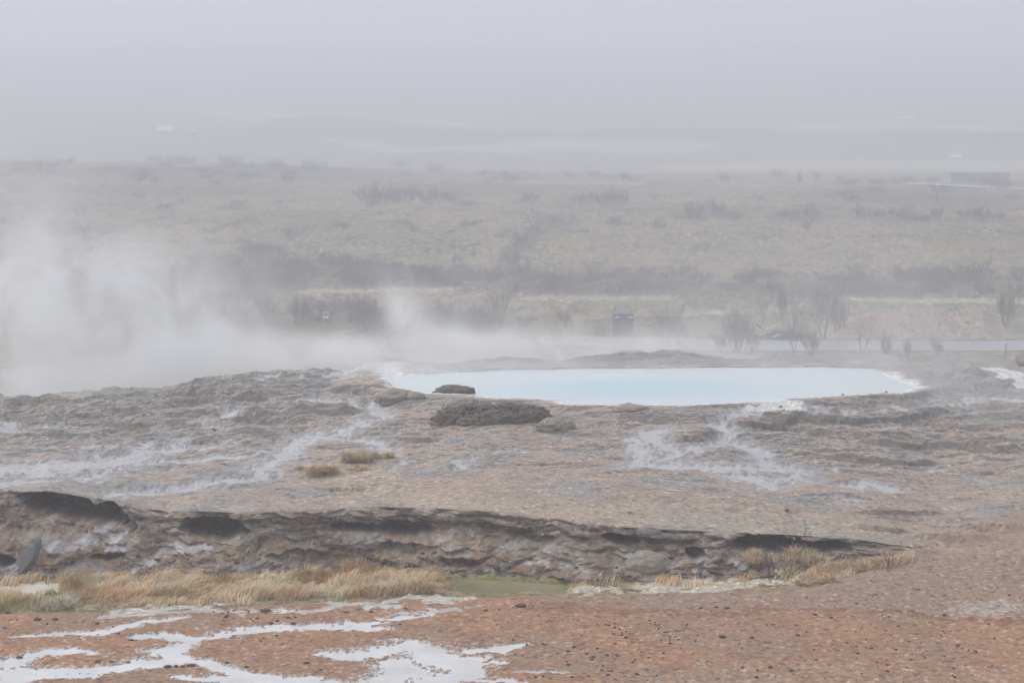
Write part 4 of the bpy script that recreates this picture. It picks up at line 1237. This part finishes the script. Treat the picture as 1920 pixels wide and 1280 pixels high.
# a small conifer on the crest
p = moor_at(1499, 340)
o = empty('conifer_tree', p)
hc = 18 * p.y / F
segs = [((0, 0, -.1), (0, 0, hc), .06, .02)]
link('trunk', tube_mesh('trunk', segs, M_bark), o)
segs = []
rr_ = random.Random(5)
for i in range(420):
    z = rr_.uniform(.08, 1) * hc; R_ = (hc - z) * .36 + .05; a = rr_.uniform(0, 6.283)
    segs.append(((0, 0, z), (R_ * math.cos(a), R_ * math.sin(a), z - R_ * .35), .05, .03))
link('crown', tube_mesh('crown', segs, simple('conifer_needles', (.035, .05, .035), .9)), o)
tag(o, 'small pointed conifer on the crest before the pale field', 'conifer')


# ------------------------------------------------------------------ built things by the road
def bx(bm, x0, x1, y0, y1, z0, z1, bev=0.0):
    r = bmesh.ops.create_cube(bm, size=1)
    vs_n = r['verts']
    for v in vs_n:
        v.co = Vector((x0 + (v.co.x + .5) * (x1 - x0), y0 + (v.co.y + .5) * (y1 - y0), z0 + (v.co.z + .5) * (z1 - z0)))
    if bev:
        es = list({e for v in vs_n for e in v.link_edges})
        bmesh.ops.bevel(bm, geom=es, offset=bev, segments=2, affect='EDGES')


def bm_obj(name, build, mat, parent=None):
    bm = bmesh.new(); build(bm)
    me = bpy.data.meshes.new(name); bm.to_mesh(me); bm.free()
    return link(name, me, parent, mat)


def tube_obj(name, pts, r, mat, parent=None):
    return link(name, tube_mesh(name, [(tuple(a), tuple(b), r, r) for a, b in zip(pts[:-1], pts[1:])], mat), parent)


# dark container with a pipe frame
M_navy = simple('dark_blue_paint', (.045, .055, .085), .5, .2, 3)
M_steel = simple('dull_steel_pipe', (.13, .135, .15), .5, .2, 5)
M_pale = simple('pale_reflector', (.72, .73, .74), .4, .05)
Yc_ = 93.0
bz_ = float(moor_z(np.array([(1168 - CXP) / F * Yc_]), np.array([Yc_]))[0])
k_ = Yc_ / F
o = empty('container', ((1168.5 - CXP) * k_, Yc_, bz_))
ztop = (HC - (590 - HYP) * k_) - bz_
W_ = 19 * k_
bm_obj('body', lambda bm: (bx(bm, -W_, W_, 0, 1.1, .10, ztop, .03), bx(bm, -W_ * .9, W_ * .9, -.025, -.002, .2, ztop * .55), bx(bm, -W_ - .02, W_ + .02, -.03, 1.13, ztop + .003, ztop + .05, .01)), M_navy, o)
for sx in (-1, 1):
    for sy in (.12, .98):
        bm_obj('foot', lambda bm: bx(bm, sx * W_ * .8 - .06, sx * W_ * .8 + .06, sy - .06, sy + .06, -.05, .098), M_steel, o)
zf = ztop + .05; hf = 10.5 * k_
fr = []
for y in (.06, 1.04):
    fr += [((-W_ * .92, y, zf), (-W_ * .72, y, zf + hf), .014, .014), ((-W_ * .72, y, zf + hf), (W_ * .72, y, zf + hf), .016, .016), ((W_ * .72, y, zf + hf), (W_ * .92, y, zf), .014, .014)]
fr += [((s * W_ * .72, .06, zf + hf), (s * W_ * .72, 1.04, zf + hf), .014, .014) for s in (-1, 1)]
link('pipe_frame', tube_mesh('pipe_frame', fr, M_steel), o)
for cxx in (-W_ * .58, W_ * .72):
    bm_obj('reflector', lambda bm: bx(bm, cxx - 4.5 * k_, cxx + 4.5 * k_, -.03, -.003, ztop - 5.5 * k_, ztop - 3 * k_, .004), M_pale, o)
tag(o, 'dark blue box container with a pipe frame on top standing behind the pool', 'container')

# stake fence left of the container
Yf = 94.0
kf = Yf / F
M_post = simple('weathered_stake_wood', (.13, .115, .105), .8)
o = empty('stake_fence', ((1100 - CXP) * kf, Yf, float(moor_z(np.array([3.4]), np.array([Yf]))[0])))
fx_list = [1061, 1072, 1087, 1098, 1114, 1120, 1125, 1131, 1142]
gz = o.location.z
for i, px in enumerate(fx_list):
    top = HC - ((598 + (i % 3) * 1.5) - HYP) * kf - gz
    x = (px - 1100) * kf
    bm_obj('post', lambda bm: bx(bm, x - .018, x + .018, -.018, .018, -.15, top, .004), M_post, o)
for zz in (.22, .5):
    tube_obj('wire', [((px - 1100) * kf, .021, zz - .02 * (i % 2)) for i, px in enumerate(fx_list)], .005, M_steel, o)
tag(o, 'row of thin wooden stakes with wire beside the dark container', 'fence')

# marker post near the end of the road
p = moor_at(1886, 668)
o = empty('marker_post', p)
bm_obj('pole', lambda bm: bx(bm, -.025, .025, -.025, .025, -.1, 22 * p.y / F, .006), M_post, o)
bm_obj('cap', lambda bm: bx(bm, -.028, .028, -.028, .028, 22 * p.y / F, 24 * p.y / F, .006), M_steel, o)
tag(o, 'thin grey marker post in front of the far road', 'post')

# small sign in the steam
Ys_ = 66.0; ks = Ys_ / F
gz = -2.2
o = empty('information_sign', ((611 - CXP) * ks, Ys_, gz))
Z = lambda py: HC - (py - HYP) * ks - gz
M_white = simple('white_sign_enamel', (.80, .82, .84), .4, .04)
bm_obj('post', lambda bm: bx(bm, -.018, .018, .012, .046, -.3, Z(584), .005), simple('galvanised_sign_post', (.42, .43, .45), .5, .1), o)
pl = bm_obj('sign_panel', lambda bm: bx(bm, -4.8 * ks, 4.8 * ks, -.012, .010, Z(596.5), Z(584.5), .003), M_white, o)
M_pic = simple('blue_grey_sign_picture', (.30, .38, .43), .5, .25, 30)
bm_obj('picture', lambda bm: (bx(bm, -3.6 * ks, 3.6 * ks, -.016, -.0125, Z(592.2), Z(588.8)), bx(bm, -3.6 * ks, 3.6 * ks, -.016, -.0125, Z(588.2), Z(586)), bx(bm, 2.4 * ks, 3.6 * ks, -.018, -.0165, Z(592), Z(586.3))), M_pic, pl)
bm_obj('lower_plate', lambda bm: bx(bm, -3.6 * ks, 3.6 * ks, -.010, .010, Z(603.5), Z(597.2), .003), simple('orange_sign_enamel', (.62, .33, .16), .5, .08, 20, c2=None), o)
tag(o, 'small white picture sign with an orange plate below, standing in the steam', 'sign')

# dirt heap beyond the road
Yh = 92.5; kh = Yh / F
nx, ny = 230, 70
hx = np.linspace(1520, 1925, nx); hyv = np.linspace(0, 1, ny)
prof = curve([(1520, 640), (1560, 622), (1600, 600), (1640, 588), (1680, 583), (1705, 577), (1730, 585), (1755, 577), (1775, 580), (1795, 588), (1815, 585), (1835, 579), (1848, 581), (1865, 597), (1890, 615), (1912, 632), (1925, 641)])
Xh, Th = np.meshgrid(hx, hyv)
gzv = -2.85
topz = HC - (prof(Xh) - HYP) * kh - gzv
topz = np.maximum(topz, 0)
hz_prof = np.where(Th < .5, sst(0, 1, Th / .5) * .5 + .5 * Th / .5, 1 - sst(.5, 1, Th))
nb = fbm(Xh * .05, Th * 6, 5, 300); nb2 = fbm(Xh * .2, Th * 20, 4, 301)
Zh = gzv - .2 + (topz + .2) * np.clip(hz_prof, 0, 1) + (nb * .10 + nb2 * .05) * np.clip(topz, 0, 1) * np.sin(np.clip(Th, 0, 1) * math.pi)
Yh_ = 90.9 + Th * 5.0 + nb * .15
Ph = np.stack([(Xh - CXP) * kh, Yh_, Zh], -1)
ch = np.broadcast_to(C(.35, .25, .195), Xh.shape + (3,)).copy()
ch = mixc(ch, C(.30, .195, .145), sst(.0, .4, nb))
ch = mixc(ch, C(.42, .33, .26), sst(.2, .5, nb2))
ch = mixc(ch, C(.33, .30, .22), .6 * sst(1760, 1850, Xh))
hp = grid_mesh('dirt_heap', Ph, {'col': ch, 'wet': np.zeros_like(Xh)}, ground_material('dirt_heap_soil', 7, 2.0, .4, .08))
tag(hp, 'big heap of reddish brown dirt beyond the wet road', 'dirt heap')
for i in range(26):
    px = random.uniform(1570, 1880); t_ = random.uniform(.08, .45)
    j = int((px - 1520) / 405 * (nx - 1)); ii = int(t_ * (ny - 1))
    q = Vector(Ph[ii, j].tolist())
    me = rock_mesh('stone', .09, .08, .07, 90 + i % 4, .25, 1.3, 2, 0, False, M_rgrey) if i < 4 else bpy.data.objects['heap_stone' if i % 4 == 0 else 'heap_stone.%03d' % (i % 4)].data
    s = link('heap_stone', me); s.location = q; s.scale = (1, 1, 1) if i < 4 else ((random.uniform(.5, 1.3),) * 3)
    tag(s, 'pale stone stuck in the slope of the dirt heap', 'stone', 'stones on the dirt heap')

# timber dumped by the road
Yw = 91.6; kw = Yw / F
M_plank = simple('fresh_yellow_timber', (.58, .42, .24), .7, .12, 4)
M_gplank = simple('weathered_grey_timber', (.36, .35, .34), .75, .2, 4)
M_dplank = simple('dark_wet_timber', (.09, .085, .085), .7, .25, 4)


def board(a, b, wd, th, mat, label, name='timber_board', Y=Yw, group=None):
    A = ppt(a[0], a[1], Y); B = ppt(b[0], b[1], Y + .25)
    L = (B - A).length
    o = bm_obj(name, lambda bm: bx(bm, 0, L, -wd / 2, wd / 2, -th / 2, th / 2, .006), mat)
    d = (B - A).normalized()
    o.location = A
    o.rotation_euler = d.to_track_quat('X', 'Z').to_euler()
    return tag(o, label, 'board', group)


board((1433, 617), (1462, 608), .16, .045, M_plank, 'fresh yellow plank propped up on the timber heap')
board((1416, 629), (1443, 618), .14, .05, M_gplank, 'pale grey board at the end of the timber heap', Y=91.3)
board((1421, 630), (1447, 620), .14, .05, M_gplank, 'grey board lying against the pale grey board', Y=91.2)
board((1427, 632), (1455, 622), .16, .06, M_dplank, 'dark board in the middle of the timber heap', Y=91.1)
board((1444, 621), (1490, 626), .2, .07, M_dplank, 'long dark board sloping down along the timber heap', Y=91.5)
board((1452, 629), (1520, 631), .2, .06, M_dplank, 'long dark board lying flat on the ground', Y=91.4)
board((1466, 637.5), (1492, 637.5), .2, .06, M_dplank, 'short dark board lying at the road edge', Y=90.3)
board((1450, 632), (1462, 627), .12, .10, simple('orange_timber', (.50, .30, .17), .7, .1), 'short orange block of timber in the timber heap', Y=91.0)
board((1418, 608), (1432, 619), .08, .05, M_dplank, 'thin dark stick leaning behind the yellow plank', Y=92)
me = rock_mesh('timber_heap', 1.0, .5, .32, 77, .3, 1.5, 4, 0, True, rock_material('heap_rubble', (.07, .065, .06), (.13, .11, .10), (.2, .17, .14), 5, .03))
s = link('rubble_heap', me); q = ppt(1462, 632, 92.2); s.location = (q.x, q.y, -2.8)
tag(s, 'low heap of dark rubble under the dumped boards', 'rubble heap')


# ------------------------------------------------------------------ far barns
M_roof = simple('pale_metal_roof', (.80, .84, .90), .35, .05)
M_wall = simple('grey_barn_cladding', (.20, .20, .21), .7, .1)
M_wallw = simple('white_house_wall', (.7, .7, .72), .7, .05)


def barn(px, py, wpx, hpx, label, cat, roof_share=.8, depth=.8, rz=0.0, wall=M_wall, shear=.25):
    p = moor_at(px, py)
    k = p.y / F
    Wd, H = wpx * k, hpx * k
    o = empty('barn' if cat == 'barn' else 'farm_building', p, rz)
    D = Wd * depth
    hw = H * (1 - roof_share); hr = H * roof_share
    bm_obj('wall', lambda bm: bx(bm, -Wd / 2, Wd / 2, 0, D, -1.0, max(hw, .3)), wall, o)
    ov = Wd * .02
    def rf(bm):
        z0 = max(hw, .3) + .004; z1 = z0 + hr
        a = [(-Wd / 2 - ov, -ov, z0), (Wd / 2 + ov, -ov, z0), (Wd / 2 + ov, D + ov, z0), (-Wd / 2 - ov, D + ov, z0), (-Wd / 2 + Wd * shear * .5, D / 2, z1), (Wd / 2 - Wd * shear * .1, D / 2, z1)]
        v = [bm.verts.new(c) for c in a]
        for f in ((0, 1, 5, 4), (2, 3, 4, 5), (0, 4, 3), (1, 2, 5), (0, 3, 2, 1)): bm.faces.new([v[i] for i in f])
        bm.normal_update()
    bm_obj('roof', rf, M_roof, o)
    bm_obj('door', lambda bm: bx(bm, -Wd * .08, Wd * .08, -.06, -.004, -.2, max(hw, .3) * .85), M_navy, o)
    return tag(o, label, cat)


barn(307, 248, 34, 12, 'pale roofed barn high in the mist above the moor', 'barn', .75, .7)
barn(363, 248, 11, 5, 'tiny pale roofed shed beside the barn in the mist', 'barn', .6, .7)
barn(1794, 298, 19, 9, 'small pale roofed farmhouse beyond the pale field', 'farmhouse', .7, .7)
barn(1698, 230, 38, 11, 'very faint pale roofed barn high in the mist', 'barn', .7, .6)
p = moor_at(1838, 347)
k_ = p.y / F
o = empty('long_building', p)
Wd = 55 * k_; H = 24 * k_
bm_obj('wall', lambda bm: bx(bm, -Wd, Wd, 0, 6, -1, H * .86), simple('dull_green_wall', (.30, .32, .32), .8, .35, .5), o)
bm_obj('roof', lambda bm: bx(bm, -Wd - .1, Wd + .1, -.2, 6.2, H * .86 + .004, H, .05), simple('grey_roof_felt', (.32, .33, .34), .7, .2, .5), o)
for i in range(5):
    x = -Wd + (i + .5) * Wd * .4
    f = bm_obj('window', lambda bm: bx(bm, x - Wd * .09, x + Wd * .09, -.06, -.004, H * .35, H * .62), simple('dim_glass', (.2, .23, .25), .3, .1), o)
tag(o, 'long low dark building beyond the pale far road', 'building')
EXPOSURE = 0.80

# ------------------------------------------------------------------ air: haze and steam
def box_mesh(lo, hi):
    me = bpy.data.meshes.new('box')
    bm = bmesh.new()
    bmesh.ops.create_cube(bm, size=1)
    for v in bm.verts:
        v.co = Vector([lo[i] + (v.co[i] + .5) * (hi[i] - lo[i]) for i in range(3)])
    bm.to_mesh(me); bm.free()
    return me


HAZE = .0038
m = bpy.data.materials.new('haze_air'); m.use_nodes = True
t = NT(m.node_tree); t.n.clear()
out = t.new('ShaderNodeOutputMaterial'); pv = t.new('ShaderNodeVolumePrincipled')
pv.inputs['Color'].default_value = (.888, .912, .985, 1)
pv.inputs['Density'].default_value = HAZE; pv.inputs['Anisotropy'].default_value = .15
t.l.new(pv.outputs[0], out.inputs['Volume'])
hz = link('haze', box_mesh((-520, -80, -6), (520, 1060, 62)), None, m)
tag(hz, 'thin pale mist filling the whole valley', 'mist', kind='stuff')


def steam_cloud(name, label, blobs, Yc, sy, dens, yr, wind=0.25, nscale=.5, thr=.43, gain=5.0):
    """blobs: (px, py, rx, ry, amp) gaussians on the plane Y = Yc"""
    k = Yc / F
    gs = []
    for (px, py, rx, ry, amp) in blobs:
        p = ppt(px, py, Yc)
        gs.append((p.x, p.y, p.z, rx * k, sy, ry * k, amp))
    lo = [min(g[i] - 2.1 * g[i + 3] for g in gs) for i in range(3)]
    hi = [max(g[i] + 2.1 * g[i + 3] for g in gs) for i in range(3)]
    lo[1], hi[1] = yr
    m = bpy.data.materials.new(name + '_vapour'); m.use_nodes = True
    t = NT(m.node_tree); t.n.clear()
    out = t.new('ShaderNodeOutputMaterial'); pv = t.new('ShaderNodeVolumePrincipled')
    tc = t.new('ShaderNodeTexCoord').outputs['Object']
    warp = t.new('ShaderNodeTexNoise'); t.put(warp.inputs['Vector'], tc)
    warp.inputs['Scale'].default_value = .45; warp.inputs['Detail'].default_value = 2
    off = t.vmath('MULTIPLY', t.vmath('SUBTRACT', warp.outputs['Color'], (.5, .5, .5)), (1.6, .6, 1.1))
    q = t.vmath('ADD', tc, off)
    acc = None
    for (x, y, z, sx, s_y, sz, amp) in gs:
        v = t.vmath('MULTIPLY', t.vmath('SUBTRACT', q, (x, y, z)), (1 / sx, 1 / s_y, 1 / sz))
        e = t.math('MULTIPLY', t.math('EXPONENT', t.math('MULTIPLY', t.vmath('DOT_PRODUCT', v, v), -1.0)), amp)
        acc = e if acc is None else t.math('ADD', acc, e)
    n = t.noise(t.vmath('MULTIPLY', q, (1, 1, .8)), nscale, 5, .64, .6)
    nn = t.math('MULTIPLY', t.math('SUBTRACT', n, thr), gain, clamp=True)
    # fade near the faces of the box
    sep = t.new('ShaderNodeSeparateXYZ'); t.put(sep.inputs[0], tc)
    edge = None
    for i, o in enumerate(sep.outputs):
        a = t.rng(o, lo[i], lo[i] + (hi[i] - lo[i]) * .12, 0 if i != 2 else 1, 1, True)
        b = t.rng(o, hi[i] - (hi[i] - lo[i]) * .12, hi[i], 1, 0, True)
        e = t.math('MULTIPLY', a, b)
        edge = e if edge is None else t.math('MULTIPLY', edge, e)
    d = t.math('MULTIPLY', t.math('MULTIPLY', acc, nn), t.math('MULTIPLY', edge, dens))
    pv.inputs['Color'].default_value = (.99, .995, 1.0, 1); pv.inputs['Anisotropy'].default_value = .35
    t.put(pv.inputs['Density'], d)
    t.l.new(pv.outputs[0], out.inputs['Volume'])
    o = link('steam', box_mesh(lo, hi), None, m)
    tag(o, label, 'steam', kind='stuff')
    return o


steam_cloud('steam_a', 'thick white steam drifting behind the rocky ridge', [
    (60, 735, 190, 34, 1.0), (30, 470, 130, 150, .22), (200, 480, 160, 60, .25), (380, 560, 120, 60, .3), (240, 725, 170, 40, 1.2), (420, 690, 130, 42, 1.5), (330, 640, 110, 75, .75), (250, 560, 75, 75, .55), (70, 560, 120, 70, .6), (170, 640, 150, 70, .5), (560, 672, 110, 26, 1.4), (470, 650, 80, 40, .4)],
    57.5, 2.6, 1.2, (51.5, 64))
steam_cloud('steam_b', 'low white steam curling up behind the milky pool', [
    (690, 668, 110, 26, 1.4), (800, 648, 60, 34, 1.2), (772, 612, 36, 46, 1.0), (752, 575, 30, 40, .6), (880, 660, 110, 26, 1.5), (1010, 654, 120, 24, 1.15), (1150, 646, 110, 27, .85), (1260, 656, 120, 22, .65), (1420, 664, 150, 15, .35), (900, 600, 200, 40, .12), (1250, 630, 250, 35, .16)],
    57.6, 2.2, 1.1, (53.0, 63))
steam_cloud('steam_c', 'faint steam veil lying over the grey rock beyond the pool', [
    (1700, 668, 200, 30, .6), (1880, 690, 170, 46, .8), (1900, 820, 150, 120, .42), (1880, 970, 140, 80, .36), (1650, 620, 240, 50, .3)],
    44.0, 4.0, .13, (36, 56))
steam_cloud('steam_d', 'thin wisps of steam skimming over the milky pool', [
    (790, 694, 120, 24, 1.7), (980, 690, 160, 18, 1.0), (1180, 685, 160, 14, .6), (1380, 682, 180, 12, .5), (1560, 684, 150, 12, .4)],
    51.5, 1.5, .28, (47.5, 55), thr=.3)

steam_cloud('steam_e', 'thin torn steam creeping over the outer rocky ridge', [
    (40, 748, 240, 24, .7), (270, 735, 150, 20, .45), (480, 700, 120, 16, .3)], 48.5, 1.3, .3, (44.5, 52.5))
steam_cloud('steam_f', 'broad pale veil of steam hanging before the scrub and the road', [
    (200, 560, 420, 150, 1.0), (700, 580, 380, 110, .8), (1200, 590, 420, 100, .8), (1750, 590, 420, 110, 1.7), (1300, 480, 500, 90, .5)], 71.0, 4.0, .046, (64.5, 79), nscale=.16, thr=.28, gain=2.5)

# ------------------------------------------------------------------ light, sky, camera
SUN_EL, SUN_AZ = math.radians(52), math.radians(285)    # azimuth clockwise from +Y
w = bpy.data.worlds.new('World'); scene.world = w; w.use_nodes = True
t = NT(w.node_tree); bg = [n for n in t.n if n.type == 'BACKGROUND'][0]
sky = t.new('ShaderNodeTexSky', sky_type='NISHITA')
sky.sun_disc = False; sky.sun_elevation = SUN_EL; sky.sun_rotation = SUN_AZ
sky.air_density = 1.0; sky.dust_density = 2.0; sky.ozone_density = 1.0
hs = t.new('ShaderNodeHueSaturation'); hs.inputs['Saturation'].default_value = .25
t.l.new(sky.outputs[0], hs.inputs['Color']); t.l.new(hs.outputs[0], bg.inputs['Color'])
bg.inputs['Strength'].default_value = .12
sl = bpy.data.lights.new('sun', 'SUN'); sl.energy = .8; sl.angle = math.radians(60); sl.color = (1, .965, .92)
so = bpy.data.objects.new('sun', sl); COL.objects.link(so)
d = Vector((math.sin(SUN_AZ) * math.cos(SUN_EL), math.cos(SUN_AZ) * math.cos(SUN_EL), math.sin(SUN_EL)))
so.rotation_euler = (-d).to_track_quat('-Z', 'Y').to_euler()
so.location = d * 40

cd = bpy.data.cameras.new('camera'); cam = bpy.data.objects.new('camera', cd); COL.objects.link(cam)
cd.sensor_width = 36; cd.sensor_fit = 'HORIZONTAL'; cd.lens = 36 * F / 1920
cd.shift_y = -(640 - HYP) / 1920
cd.clip_start = .1; cd.clip_end = 5000
cam.location = (0, 0, HC); cam.rotation_euler = (math.pi / 2, 0, 0)
scene.camera = cam
scene.render.engine = 'CYCLES'
cy = scene.cycles
cy.max_bounces = 10; cy.diffuse_bounces = 3; cy.glossy_bounces = 2; cy.volume_bounces = 6; cy.transmission_bounces = 2
cy.volume_step_rate = 1.0; cy.volume_max_steps = 256
cy.use_denoising = True
vs_ = scene.view_settings
vs_.view_transform = 'Standard'; vs_.look = 'None'; vs_.exposure = EXPOSURE; vs_.gamma = 1
